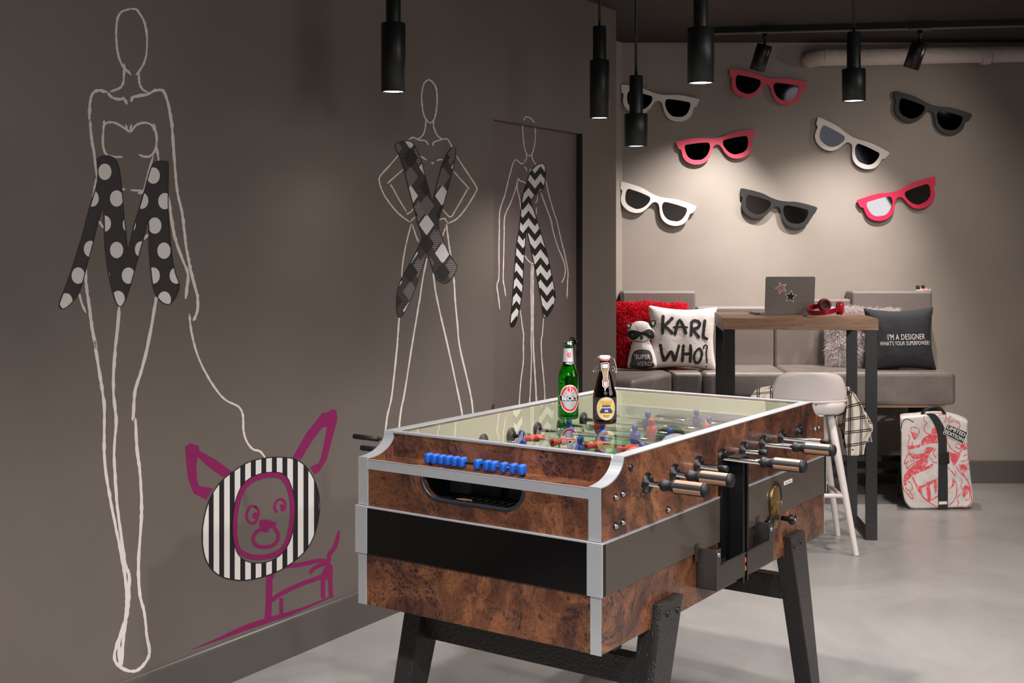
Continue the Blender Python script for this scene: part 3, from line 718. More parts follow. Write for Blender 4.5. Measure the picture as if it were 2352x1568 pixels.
# =============== CUSHIONS ===============
def cushion_mesh(W, Hh, T, nu=33, pinch=.07, sag=0.0):
    mb = MB()
    def f(sgn):
        def g(a, b_):
            u = a*2-1; v = b_*2-1
            x = W/2*u*(1-pinch*math.cos(v*PI/2)); z = Hh/2*v*(1-pinch*math.cos(u*PI/2)) 
            t = T*max(0, (1-u**4)*(1-v**4))**.42*.5
            t *= 1+.03*math.sin(9*u+3*v)
            return (x, sgn*t, z)
        return g
    mb.grid(nu, nu, f(-1)); mb.grid(nu, nu, f(1)); return mb
def cushion_y(W, Hh, T, pinch=.07):
    def y(x, z):
        u = max(-.98, min(.98, x/(W/2)/(1-pinch*.8))); v = max(-.98, min(.98, z/(Hh/2)/(1-pinch*.8)))
        return -T*max(0, (1-u**4)*(1-v**4))**.42*.5*(1+.03*math.sin(9*u+3*v))
    return y
def fabric(name, col, sc=400, st=.3):
    m = mat(name, col, .85); t = NT(m); c = t.coord('Object')
    n = t.n('ShaderNodeTexNoise', i_Scale=14.0, i_Detail=3.0); t.l(c, n.inputs['Vector']); t.bump(n.outputs[0], st, .02); return m
M['pillowwhite'] = fabric('off_white_cotton', (212, 204, 201)); M['pillowblack'] = fabric('black_cotton', (34, 36, 40))
def fur(W, Hh, T, n, length, cols, seed, front_only=False):
    r = random.Random(seed); mb = MB(); yf = cushion_y(W, Hh, T, .05)
    for i in range(n):
        x = r.uniform(-1, 1)*W/2*.97; z = r.uniform(-1, 1)*Hh/2*.97
        sg = -1 if (front_only or r.random() < .8) else 1
        y = yf(x, z)*(-sg); nrm = Vector((x/W*1.4*(abs(x)/W*2)**2*2, sg*.75, z/Hh*1.4*(abs(z)/Hh*2)**2*2))
        if nrm.length < .01: nrm = Vector((0, sg, 0))
        nrm.normalize()
        clump = Vector((math.sin(x*70+z*31), 0, math.cos(z*63-x*27)))*.35
        d = (nrm + clump + Vector((r.gauss(0, .28), r.gauss(0, .15), r.gauss(0, .28)-.28))).normalized()
        L = length*r.uniform(.6, 1.15); wv = d.cross(Vector((r.gauss(0, 1), r.gauss(0, 1), r.gauss(0, 1)))).normalized()*r.uniform(.0010, .0018)
        p = Vector((x, y, z)); q = p+d*L*.55; e = q+(d+Vector((0, 0, -.55))).normalized()*L*.5
        mb.add([p-wv, p+wv, q+wv*.8, q-wv*.8, e], [(0,1,2,3),(3,2,4)], r.randrange(len(cols)))
    return mb.build('fur', cols, None, fix=False)
def pillow(name, label, W, Hh, T, p, rx, ry, rz, m, fr=None):
    t = thing(name, label, 'pillow', p); t.rotation_euler = (rx, ry, rz)
    cushion_mesh(W, Hh, T, pinch=.05 if fr else .115).build('cover', m, t, weld=True)
    if fr:
        f = fur(W, Hh, T, *fr); f.parent = t; f['kind'] = 'stuff'
    return t
redm = [mat('red_fur_%d' % i, c, .6) for i, c in enumerate(((232, 40, 62), (196, 20, 42), (248, 78, 94)))]
for q in redm: q.node_tree.nodes['Principled BSDF'].inputs['Roughness'].default_value = 1; q.node_tree.nodes['Principled BSDF'].inputs['Specular IOR Level'].default_value = .12
for i_, q in enumerate(redm): q.name = ('crimson_fur', 'deep_red_fur', 'bright_red_fur')[i_]
whm = [mat(nm, c, .7) for nm, c in (('pale_grey_fur', (214, 203, 204)), ('white_fur', (244, 238, 238)), ('soft_grey_fur', (206, 196, 197)))]  # three pale tones, mixed at random strand by strand
for q in whm: q.node_tree.nodes['Principled BSDF'].inputs['Roughness'].default_value = 1; q.node_tree.nodes['Principled BSDF'].inputs['Specular IOR Level'].default_value = .1
for q in whm+redm:
    t_ = NT(q); tb2 = t_.n('ShaderNodeBsdfTranslucent'); tb2.inputs[0].default_value = q.node_tree.nodes['Principled BSDF'].inputs[0].default_value
    mx2 = t_.n('ShaderNodeMixShader'); mx2.inputs[0].default_value = .45
    t_.l(t_.b.outputs[0], mx2.inputs[1]); t_.l(tb2.outputs[0], mx2.inputs[2]); t_.l(mx2.outputs[0], [n_ for n_ in q.node_tree.nodes if n_.type == 'OUTPUT_MATERIAL'][0].inputs[0])
p = at(1493, 772, 7.16)
pillow('fluffy_pillow', 'bright red shaggy pillow leaning in the left corner of the bench', .44, .40, .12, p, -.12, .03, .1, redm[1], (24000, .034, redm, 3))
p = at(1980, 778, 7.18)
pillow('fluffy_pillow', 'pale grey-white shaggy pillow behind the black pillow on the bench', .42, .37, .12, p, -.14, .04, -.1, whm[0], (22000, .032, whm, 4))
# lettered white pillow
PW, PH, PT = .405, .375, .11; pc = (1567, 776.5); PD = 7.00
t = pillow('throw_pillow', 'white pillow with big brushed black words, beside the red shaggy pillow', PW, PH, PT, at(pc[0], pc[1], PD), -.13, .03, .0, M['pillowwhite'])
yf = cushion_y(PW, PH, PT)
def Q(*p): return tr(1400, 640, 5.6, p)
def pf(px, py):
    x = (px-pc[0])/F*PD; z = -(py-pc[1])/F*PD; return (x, yf(x, z)-.0018, z)
tx = MB()
strokes(tx, [Q((672,478),(668,600),(668,732)), Q((800,505),(720,590),(690,622),(740,660),(800,722)), Q((868,545),(845,630),(822,738)), Q((862,545),(900,560),(940,640),(965,722)),
             Q((1037,545),(1035,640),(1030,745)), Q((1037,548),(1100,542),(1140,575),(1115,630),(1045,655),(1090,700),(1140,765)), Q((1208,520),(1195,640),(1188,740),(1210,760),(1250,775)),
             Q((640,850),(660,960),(695,1075)), Q((695,1070),(735,1010),(780,945),(805,1010),(825,1070)), Q((825,1070),(855,960),(880,852)),
             Q((935,850),(930,960),(925,1080)), Q((1022,845),(1028,960),(1025,1082)), Q((930,975),(980,968),(1030,965))], 6.8, pf, jit=.14, taper=1)
strokes(tx, [Q((795,635),(880,630),(992,632))], 4.4, pf, jit=.2, taper=2)
strokes(tx, [Q((1130,900),(1085,950),(1072,1020),(1095,1075),(1135,1072),(1165,1010),(1172,950),(1150,905))], 5.6, pf, jit=.14, taper=0, closed=True)
strokes(tx, [Q((1192,900),(1198,865),(1222,850),(1240,872),(1230,940),(1236,1010),(1240,1085))], 3.4, pf, jit=.2)
strokes(tx, [Q((1228,1122),(1248,1122))], 3.4, pf, jit=.1, taper=0)
tx.build('brushed_lettering', M['ink'], t, fix=False)
# black pillow
PW2, PH2, PD2 = .405, .368, 7.0; pc2 = (2067, 779)
t = pillow('throw_pillow', 'black pillow with small white capital lettering at the right end of the bench', PW2, PH2, .12, at(pc2[0], pc2[1], PD2), -.10, -.02, 0, M['pillowblack'])
yf2 = cushion_y(PW2, PH2, .12)
tx = MB()
def tline(body, px, py, hpx, wpx):
    size = hpx/F*PD2/.72
    cu = bpy.data.curves.new('t', 'FONT'); cu.body = body; cu.size = size; o = bpy.data.objects.new('t', cu); C.objects.link(o)
    bpy.context.view_layer.update(); wd = o.dimensions.x; bpy.data.objects.remove(o)
    sx = wpx/F*PD2/max(wd, 1e-4); cx_ = (px-pc2[0])/F*PD2; cz = -(py-pc2[1])/F*PD2
    text_mb(tx, body, size, lambda x, y: (cx_+x, yf2(cx_+x, cz+y)-.0025, cz+y), 0, sx=sx, bold=0, subdiv=1, spacing=1.06)
tline("I'", 2034, 775, 13, 4.6); tline("M A DESIGNER", 2077, 775, 13, 75); tline("WHAT'S YOUR SUPERPOWER?", 2071, 789, 9.5, 108)
tx.build('lettering', M['white'], t, fix=False)
# raccoon shaped pillow
RD = 6.93
rc = thing('raccoon_pillow', 'small white animal shaped pillow with black eye mask and dark belly', 'pillow', at(1472, 845, RD))
O_ = Vector(rc.location)
def rf(px, py, a): 
    v = at(px, py, RD)-O_; return (v.x, a, v.z)
body = smooth_path(Q((232,1125),(238,1040),(262,940),(285,850),(302,800),(265,792),(232,750),(232,690),(250,640),(300,575),(345,552),(400,545),(455,550),(510,575),(555,630),(578,690),(582,745),(560,770),(520,792),(540,850),(565,920),(588,990),(605,1060),(607,1120),(585,1145),(500,1143),(400,1142),(300,1143),(250,1145)), 3, True)
PXM = F/RD
def seg_d(x, y):
    best = 1e9
    for (x0, y0), (x1, y1) in zip(body, body[1:]+body[:1]):
        dx, dy = x1-x0, y1-y0; L = dx*dx+dy*dy; t_ = 0 if L < 1e-9 else max(0, min(1, ((x-x0)*dx+(y-y0)*dy)/L))
        d_ = math.hypot(x-x0-t_*dx, y-y0-t_*dy); best = min(best, d_)
    return best
_dc = {}
def puff(x, y):
    k_ = (round(x, 2), round(y, 2))
    if k_ not in _dc: _dc[k_] = .042*(1-math.exp(-(seg_d(x, y)/9.0)**.9)) 
    return _dc[k_]
bdm = MB(); tb_ = tri_poly(body); ST = 3.0
gx = [1436+ST*i for i in range(26)]; gy = [734+ST*i for i in range(40)]
rr_ = []
for t_ in tb_:
    x0_, x1_ = min(p_[0] for p_ in t_), max(p_[0] for p_ in t_); y0_, y1_ = min(p_[1] for p_ in t_), max(p_[1] for p_ in t_)
    for X_ in gx:
        if X_+ST < x0_ or X_ > x1_: continue
        for Y_ in gy:
            if Y_+ST < y0_ or Y_ > y1_: continue
            c_ = clip(t_, [(X_, Y_), (X_+ST, Y_), (X_+ST, Y_+ST), (X_, Y_+ST)])
            if len(c_) >= 3 and abs(area2(c_)) > 1e-4: rr_.append(c_)
for sg_ in (-1, 1):
    for c_ in rr_: bdm.add([rf(x, y, sg_*puff(x, y)) for x, y in c_], [tuple(range(len(c_)))], 0, True)
bdm.build('body', M['pillowwhite'], rc, weld=True)
rc.rotation_euler = (-.04, 0, 0)
for P, IN in ((Q((250,640),(203,580),(215,568),(250,572),(290,585),(275,620)), Q((248,630),(217,585),(265,595),(258,620))), (Q((515,550),(560,532),(592,530),(600,555),(585,610),(560,630),(530,600)), Q((535,560),(578,542),(572,590),(555,605)))):
    MB().prism(P, -.014, .014, rf).build('ear', M['ink'], rc, bevel=.004)
    MB().prism(IN, -.0165, -.0145, rf).build('inner_ear', M['pillowwhite'], rc)
mk = MB(); f_ = lambda off: (lambda x, y: rf(x, y, -puff(x, y)+(off+.0350)))
_fill = fill
def fill(mb, tris, fn, mi):
    if mb is mk or mb is bl_mb:
        for t_ in tris:
            for Y_ in gy:
                for X_ in gx:
                    if X_+ST < min(p_[0] for p_ in t_) or X_ > max(p_[0] for p_ in t_) or Y_+ST < min(p_[1] for p_ in t_) or Y_ > max(p_[1] for p_ in t_): continue
                    c_ = clip(t_, [(X_, Y_), (X_+ST, Y_), (X_+ST, Y_+ST), (X_, Y_+ST)])
                    if len(c_) >= 3 and abs(area2(c_)) > 1e-4: mb.add([fn(*q) for q in c_], [tuple(range(len(c_)))], mi, True)
    else: _fill(mb, tris, fn, mi)
bl_mb = MB()
mp = smooth_path(Q((225,720),(240,680),(290,660),(350,668),(400,680),(450,665),(490,645),(545,660),(575,700),(580,750),(545,775),(500,765),(460,735),(420,725),(385,735),(345,770),(300,790),(255,770)), 3, True)
fill(mk, tri_poly(mp), f_(-.0362), 0)
mk.build('eye_mask', M['ink'], rc, fix=False)
bl = bl_mb; bp = smooth_path(Q((270,1138),(272,1060),(285,980),(320,925),(380,908),(450,908),(510,925),(540,980),(552,1060),(552,1138)), 3, True)
fill(bl, tri_poly(bp), f_(-.0362), 0); bl.build('belly_patch', mat('charcoal_print_patch', (58, 58, 62), .6), rc, fix=False)
ft = MB()
strokes(ft, [Q((300,795),(350,805),(400,808),(450,805),(500,785))], 1.4, f_(-.0366), 0, jit=0)
strokes(ft, [Q((385,770),(395,782),(405,770),(415,782),(428,772))], 1.0, f_(-.0366), 0, jit=0)
fill(ft, tri_poly(Q((382,740),(405,733),(428,742),(420,765),(405,772),(390,765))), f_(-.0368), 0)
for r_ in range(6):
    y = 562+r_*19; n_ = 11-r_
    for k in range(n_):
        x = 408+(k-(n_-1)/2)*19
        strokes(ft, [Q((x, y), (x+(x-408)*-.03, y+9))], 1.1, f_(-.0366), 0, k=1, jit=0, taper=0)
for x, y in ((288,720),(508,715)):
    strokes(ft, [Q((x-9,y),(x-4,y-8),(x+6,y-6),(x+9,y+4))], .8, f_(-.0368), 1, k=2, jit=0, taper=0)
ft.build('face_print', [M['ink'], M['white']], rc, fix=False)
tx = MB()
def rtext(body, px, py, hpx, sx):
    s_ = hpx/F*RD/.72; c_ = at(px, py, RD)-O_
    text_mb(tx, body, s_, lambda x, y: (c_.x+x, -puff(px+x*PXM, py-y*PXM)-.0022, c_.z+y), 0, sx=sx, bold=s_*.015, spacing=1.1)
rtext("'SUPER", 1400+412/5.6, 640+1003/5.6, 10.5, .78); rtext("HERO'", 1400+448/5.6, 640+1092/5.6, 10, .85)
tx.build('lettering', M['white'], rc, fix=False)

# =============== BAR TABLE ===============
tb = thing('bar_table', 'high wooden topped table with black flat steel legs in front of the bench', 'table', (1.462, 6.285, 0), math.radians(-5.2))
TW, TDp = .765, .53
MB().box(-TW/2, TW/2, -TDp/2, TDp/2, 1.043, 1.10).build('tabletop', M['oak'], tb, bevel=.0015)
for sx in (-1, 1):
    x1 = sx*(TW/2-.005); x0 = sx*(TW/2-.062); zt = 1.0425
    for yy in (-1, 1):
        ya, yb = yy*(TDp/2-.004), yy*(TDp/2-.016)
        MB().box(x0, x1, ya, yb, 0, zt).build('leg', M['blackmetal'], tb, bevel=.001)
    MB().box(x0, x1, -TDp/2+.016, TDp/2-.016, 0, .012).build('foot_bar', M['blackmetal'], tb, bevel=.001)
    MB().box(x0, x1, -TDp/2+.016, TDp/2-.016, zt-.012, zt).build('top_bar', M['blackmetal'], tb, bevel=.001)

# laptop
lp_m = mat('space_grey_aluminium', (118, 113, 110), .4, .3); dark = mat('laptop_black_screen', (10, 10, 11), .12)
lp = thing('laptop', 'open grey laptop with two star stickers on its lid, on the bar table', 'laptop', at(1813, 719, 6.335), math.radians(4))
lp.location.z = 1.1005
LW = 116/F*6.30
def rrect(x0, x1, z0, z1, r, k=5):
    P = []
    for cx, cz, a0 in ((x1-r, z1-r, 0), (x0+r, z1-r, 90), (x0+r, z0+r, 180), (x1-r, z0+r, 270)):
        for j in range(k+1):
            a = math.radians(a0+90*j/k); P.append((cx+r*math.cos(a), cz+r*math.sin(a)))
    return P
MB().prism(rrect(-LW/2-.035, LW/2, 0, .19, .01), .001, .011, lambda p, q, a: (p, q, a)).build('keyboard_base', lp_m, lp, bevel=.001)
lid = bpy.data.objects.new('lid', None)
lm_ = MB().prism(rrect(-LW/2, LW/2, .012, .201, .009), -.004, .001, lambda p, q, a: (p, a-(q-.012)*.10, q)); lo = lm_.build('lid', lp_m, lp, bevel=.0008)
bpy.data.objects.remove(lid)
MB().prism(rrect(-LW/2+.006, LW/2-.006, .02, .195, .004), .0012, .0016, lambda p, q, a: (p, a-(q-.012)*.10, q)).build('screen', dark, lp)
def star(cx, cy, r, rot, k=.42): return [(cx+(r if i % 2 == 0 else r*k)*math.sin(rot+i*PI/5), cy-(r if i % 2 == 0 else r*k)*math.cos(rot+i*PI/5)) for i in range(10)]
def R8(x, y): return (1700+x/4.276, 600+y/4.276)
for (cx, cy, rot, kind) in ((393, 243, -.35, 0), (488, 328, .12, 1)):
    sk = MB(); c_ = R8(cx, cy)
    def lf(px, py, off):
        x = (px-1813)/F*6.335; z = -(py-719)/F*6.335; return (x, -.0042-off-(z-.012)*.10, z)
    for r_, m_, off in ((15.4, 0, .0004), (12.6, 1, .0008)):
        fill(sk, tri_poly(star(c_[0], c_[1], r_, rot, .44)), lambda x, y, o_=off: lf(x, y, o_), m_)
    sm_ = mat('patterned_star_print', (120, 92, 88), .4) if kind == 0 else mat('black_star_print', (22, 18, 20), .4)
    if kind == 0:
        t_ = NT(sm_); c2 = t_.coord('Object'); v_ = t_.n('ShaderNodeTexVoronoi', i_Scale=160.0); t_.l(c2, v_.inputs['Vector'])
        t_.l(t_.ramp(v_.outputs[0], [(.2, (60, 40, 42)), (.5, (168, 110, 100)), (.8, (150, 145, 150))]), t_.b.inputs['Base Color'])
    sk.build('star_sticker', [M['white'], sm_], lp, fix=False)

# headphones
hd = thing('headphones', 'dark red over-ear headphones lying on the bar table beside the laptop', 'headphones', (1.63, 6.22, 1.10))
hr = mat('dark_red_satin_plastic', (150, 14, 34), .35); hc = mat('dark_red_ear_cushion', (96, 12, 22), .6); hpk = mat('bright_pink_red_cap', (226, 40, 70), .35)
O_ = Vector(hd.location)
path = [at(*R8(765, 440), 6.27), at(*R8(700, 452), 6.30), at(*R8(664, 472), 6.24), at(*R8(690, 500), 6.14), at(*R8(760, 508), 6.08), at(*R8(850, 500), 6.05), at(*R8(930, 482), 6.07), at(*R8(985, 462), 6.10)]
path = [tuple(Vector(p)-O_) for p in path]; path = [(p[0], p[1], max(p[2], .013)) for p in path]
sp_ = smooth_path(path, 6); bm_ = MB(); n = len(sp_)
for i, p in enumerate(sp_):
    a_ = Vector(sp_[max(0, i-1)]); b2 = Vector(sp_[min(n-1, i+1)]); d_ = (b2-a_); d_.z = 0; d_.normalize(); nn = Vector((-d_.y, d_.x, 0))*.0035
    h2 = .012
    for s1, s2 in ((-1, -1), (1, -1), (1, 1), (-1, 1)): bm_.v.append((p[0]+nn.x*s1, p[1]+nn.y*s1, p[2]+h2*s2))
for i in range(n-1):
    for k in range(4):
        k2 = (k+1) % 4; bm_.f.append((i*4+k, i*4+k2, i*4+4+k2, i*4+4+k)); bm_.m.append(0); bm_.sm.append(False)
bm_.f += [(0,1,2,3), ((n-1)*4, (n-1)*4+3, (n-1)*4+2, (n-1)*4+1)]; bm_.m += [0,0]; bm_.sm += [False]*2
bm_.build('headband', hr, hd, bevel=.002)
def cup(px, py, D, ax, inner):
    c_ = at(*R8(px, py), D)-O_; c_.z = max(c_.z, .034)
    g = MB().lathe([(.001, -.014), (.028, -.014), (.033, -.009), (.034, 0), (.031, .005)], c_, ax, 36, caps=False); o = g.build('ear_cup', hr, hd)
    MB().lathe([(.020, .004), (.031, .004), (.0335, .010), (.031, .018), (.024, .020), (.018, .016), (.016, .008)], c_, ax, 36, caps=False).build('cushion', hc, o)
    MB().lathe([(.0005, .009), (.018, .009)], c_, ax, 24, caps=False).build('speaker_mesh', M['ink'], o)
    MB().lathe([(.0005, -.0155), (.024, -.0155), (.026, -.0135)], c_, ax, 36, caps=False).build('outer_cap', hpk, o)
cup(825, 430, 6.20, (.15, -.95, .1), 0); cup(985, 460, 6.13, (-.88, .42, .05), 0)

# =============== BAR STOOL ===============
st_ = thing('bar_stool', 'pale grey bar stool with rounded low back, its back to the camera', 'stool', (1.43, 5.90, 0), math.radians(-3))
shell = mat('pale_grey_shell_plastic', (206, 196, 193), .5); legm = mat('pale_grey_leg_lacquer', (204, 194, 190), .4)
def se(a, hx, hy, p=3.2):
    c, s = math.cos(a), math.sin(a)
    return (hx*math.copysign(abs(c)**(2/p), c), hy*math.copysign(abs(s)**(2/p), s))
sb = MB(); rows = [(.655, .80, .80), (.658, .90, .90), (.668, .955, .955), (.690, .985, .985), (.716, 1.0, 1.0)]
sb.grid(48, len(rows), lambda a, b_: (lambda r: (*[q for q in se(a*2*PI, .187*r[1], .185*r[2])], r[0]))(rows[int(round(b_*(len(rows)-1)))]), closeu=True)
sb.f.append(tuple(range(48))[::-1]); sb.m.append(0); sb.sm.append(False)
rows2 = [(.716, .955), (.700, .93), (.690, .80), (.686, .5), (.685, .05)]
sb.grid(48, 5, lambda a, b_: (lambda r: (*[q for q in se(a*2*PI, .187*r[1], .185*r[1])], r[0]))(rows2[int(round(b_*4))]), closeu=True)
sb.f.append(tuple(range(48*5+48*4, 48*5+48*5))); sb.m.append(0); sb.sm.append(True)
for k in range(48):
    k2 = (k+1) % 48; sb.f.append((48*4+k, 48*4+k2, 48*5+k2, 48*5+k)); sb.m.append(0); sb.sm.append(False)
sb.build('seat_shell', shell, st_)
bk = MB()
def backf(a, b_):
    th = (a-.5)*2   # -1..1 across
    zt = .864; z = .724+(zt-.724)*b_
    hw = .178*(1-.2*b_**2-.2*b_**14)
    x = th*hw; 
    y = -.178+.075*abs(th)**2.4 - .022*b_
    zz = z-.012*abs(th)**2.2*b_
    return (x, y, zz)
bk.grid(25, 12, backf); bk.build('backrest', shell, st_, solid=.010, bevel=0)
MB().grid(25, 3, lambda a, b_: (lambda th: (th*.18, -.185+.075*abs(th)**2.4+.0, .716+b_*.010))((a-.5)*2)).build('back_rim', shell, st_, solid=.014)
MB().cyl((.0+.02, -.1905, .708), (.02, -.184, .708), .003, n=12).build('rivet', M['ink'], st_)
for sx in (-1, 1):
    for sy in (-1, 1):
        MB().lathe([(.0125, 0), (.013, .004), (.0185, .45), (.0185, .66)], (sx*.205, sy*.20, .0005), (-sx*.105, -sy*.085, .655), 20).build('leg', legm, st_)
zc_ = .275; xx, yy = .163, .165
for a_, b2 in (((-xx,-yy,zc_),(xx,-yy,zc_)), ((xx,-yy,zc_-.02),(xx,yy,zc_-.02)), ((-xx,-yy,zc_-.02),(-xx,yy,zc_-.02)), ((-xx,yy,zc_),(xx,yy,zc_))):
    MB().cyl(a_, b2, .0105, n=14).build('stretcher', legm, st_)

# plaid shirt
def plaid():
    m = mat('cream_flannel_black_grid', (206, 192, 174), .85); t = NT(m)
    uv = t.n('ShaderNodeUVMap'); sx = t.n('ShaderNodeSeparateXYZ'); t.l(uv.outputs[0], sx.inputs[0])
    outs = []
    for ch in (0, 1):
        mo = t.n('ShaderNodeMath', operation='FRACT'); t.l(sx.outputs[ch], mo.inputs[0])
        outs.append(t.ramp(mo.outputs[0], [(0, (1,1,1,1)), (.02, (1,1,1,1)), (.021, (0,0,0,1)), (.10, (0,0,0,1)), (.101, (1,1,1,1)), (.16, (1,1,1,1)), (.161, (0,0,0,1)), (.24, (0,0,0,1)), (.241, (1,1,1,1))]))
    mx = t.n('ShaderNodeMixRGB', blend_type='MULTIPLY'); mx.inputs[0].default_value = 1; t.l(outs[0], mx.inputs[1]); t.l(outs[1], mx.inputs[2])
    m2 = t.n('ShaderNodeMixRGB'); m2.inputs[1].default_value = lin((32, 28, 28)); m2.inputs[2].default_value = lin((204, 194, 182)); t.l(mx.outputs[0], m2.inputs[0])
    t.l(m2.outputs[0], t.b.inputs['Base Color']); return m
M['plaid'] = plaid()
def cloth(name, rows, D, dfn, usc, vsc, parent, nu=40, nv=40):
    """rows: (py, pxl, pxr) traced edges; cloth gets folds in depth"""
    O_ = Vector(parent.location); mb = MB(); uvs = []
    R = smooth_path(rows, 8)
    for j in range(nv):
        f = j/(nv-1)*(len(R)-1); i0 = min(int(f), len(R)-2); fr = f-i0
        r = [R[i0][q]*(1-fr)+R[i0+1][q]*fr for q in range(3)]
        for i in range(nu):
            a = i/(nu-1); px = r[1]+(r[2]-r[1])*a; v = at(px, r[0], D+dfn(a, j/(nv-1)))-O_; mb.v.append(tuple(v))
            uvs.append(((px)/usc+.6*math.sin(j/(nv-1)*2)*.15, r[0]/vsc+a*.25))
    for j in range(nv-1):
        for i in range(nu-1):
            mb.f.append((j*nu+i, j*nu+i+1, (j+1)*nu+i+1, (j+1)*nu+i)); mb.m.append(0); mb.sm.append(True)
    o = mb.build(name, M['plaid'], parent, fix=False, solid=.003)
    ul = o.data.uv_layers.new(name='UVMap')
    for lp_ in o.data.loops: ul.data[lp_.index].uv = uvs[lp_.vertex_index]
    return o
sh = thing('plaid_shirt', 'cream flannel shirt with black grid lines draped over the bar stool', 'shirt', (1.52, 5.88, .74))
cloth('shirt_front', [(888,1944,1950),(905,1944,1962),(925,1946,1975),(945,1944,1984),(965,1942,1992),(985,1941,2001),(1000,1940,1998),(1015,1942,1990),(1030,1944,1986),(1046,1945,1984)], 5.83, lambda a, b_: .018*math.sin(a*9+b_*2)+.02*a, 26, 30, sh)
cloth('sleeve', [(905,1952,1964),(930,1965,1978),(950,1972,1990),(970,1980,2002),(985,1984,2004),(1000,1982,2000),(1015,1984,2003)], 5.90, lambda a, b_: .012*math.sin(a*12+b_*5), 24, 27, sh)
cloth('shirt_lining', [(952,1916,1950),(975,1924,1948),(1000,1934,1948),(1030,1940,1950)], 5.93, lambda a, b_: .02*math.sin(a*8), 22, 25, sh)
cloth('collar_side', [(886,1770,1792),(890,1748,1792),(896,1736,1792),(903,1729,1792),(911,1724,1794),(925,1722,1800)], 5.80, lambda a, b_: -.03*math.sin(a*3)+.05*(1-b_)+.008*math.sin(a*14+b_*4), 30, 22, sh)
loc_(MB().grid(20, 12, lambda a, b_: (1.25+a*.36, 5.80+.1*b_, .715+.02*math.sin(a*11+b_*3)+.02*(1-abs(2*a-1)))), sh).build('shirt_back', M['plaid'], sh, solid=.003)
o_ = sh.children[-1]
ul = o_.data.uv_layers.new(name='UVMap')
for lp_ in o_.data.loops:
    v_ = o_.data.vertices[lp_.vertex_index].co; ul.data[lp_.index].uv = (v_.x*16, v_.y*16)
MB().lathe([(.0005,0),(.004,0),(.004,.002),(.0005,.002)], at(1958.5, 1032.5, 5.805)-Vector(sh.location), (0,-1,0), 14, caps=False).build('button', M['ink'], sh)

# =============== BACKPACK ===============
BD = 6.70
bp_ = thing('backpack', 'white tarpaulin backpack with red heraldic print and black strap, on the floor', 'backpack', at(2150, 1167, BD)); bp_.location.z = 0
O_ = Vector(bp_.location)
def G(*p): return tr(2040, 920, 5.81, p)
z_fix = at(0, 920+1452/5.81, BD).z
def bf(px, py, a, s_=1.0):
    v = at(px, py, BD); c_ = at(2040+640/5.81, 920+830/5.81, BD)
    v = c_+(v-c_)*s_; return (v.x-O_.x+max(a, 0)*.31, v.y-O_.y+a, v.z-z_fix+.001)
bo = smooth_path(G((158,262),(180,222),(350,207),(500,190),(700,185),(880,215),(1050,275),(1064,330),(1062,600),(1090,900),(1120,1150),(1135,1300),(1115,1395),(1050,1430),(700,1440),(360,1452),(262,1410),(200,1290),(175,1000),(170,700),(170,450),(160,380)), 3, True)
tarp = mat('worn_white_tarpaulin', (214, 207, 203), .45); t_ = NT(tarp); c_ = t_.coord('Object'); n_ = t_.n('ShaderNodeTexNoise', i_Scale=9.0, i_Detail=7.0, i_Roughness=.7); t_.l(c_, n_.inputs['Vector'])
t_.l(t_.ramp(n_.outputs[0], [(.3, (178, 174, 172)), (.6, (218, 211, 207))]), t_.b.inputs['Base Color'])
bb = MB(); secs = [(0, .955), (.004, .985), (.012, 1.0), (.13, 1.0), (.15, .985), (.16, .94)]; nb = len(bo)
for (a_, s_) in secs:
    for p_ in bo: bb.v.append(bf(p_[0], p_[1], a_, s_) if s_ < 1 or a_ > .012 else bf(p_[0], p_[1], a_, s_))
for v_i in range(len(bb.v)):
    if bb.v[v_i][2] < .001: bb.v[v_i] = (bb.v[v_i][0], bb.v[v_i][1], .001)
for i in range(len(secs)-1):
    for k in range(nb):
        k2 = (k+1) % nb; bb.f.append((i*nb+k, i*nb+k2, (i+1)*nb+k2, (i+1)*nb+k)); bb.m.append(0); bb.sm.append(True)
for base, flat in ((0, [p_ for p_ in bo]), ((len(secs)-1)*nb, bo)):
    for tr_ in tessellate_polygon([[Vector((p_[0], p_[1], 0)) for p_ in flat]]):
        bb.f.append(tuple(base+i for i in tr_)); bb.m.append(0); bb.sm.append(False)
bb.build('body', tarp, bp_)
redp = mat('faded_red_print', (222, 82, 92), .5); t_ = NT(redp); c_ = t_.coord('Object'); n_ = t_.n('ShaderNodeTexNoise', i_Scale=45.0, i_Detail=6.0, i_Roughness=.75); t_.l(c_, n_.inputs['Vector'])
t_.l(t_.ramp(n_.outputs[0], [(.38, (232, 160, 158)), (.5, (214, 78, 88)), (.7, (204, 58, 70))]), t_.b.inputs['Base Color'])
pr = MB(); b0 = Layer(lambda x, y, o: bf(x, y, -o), .0008, 8e-6)
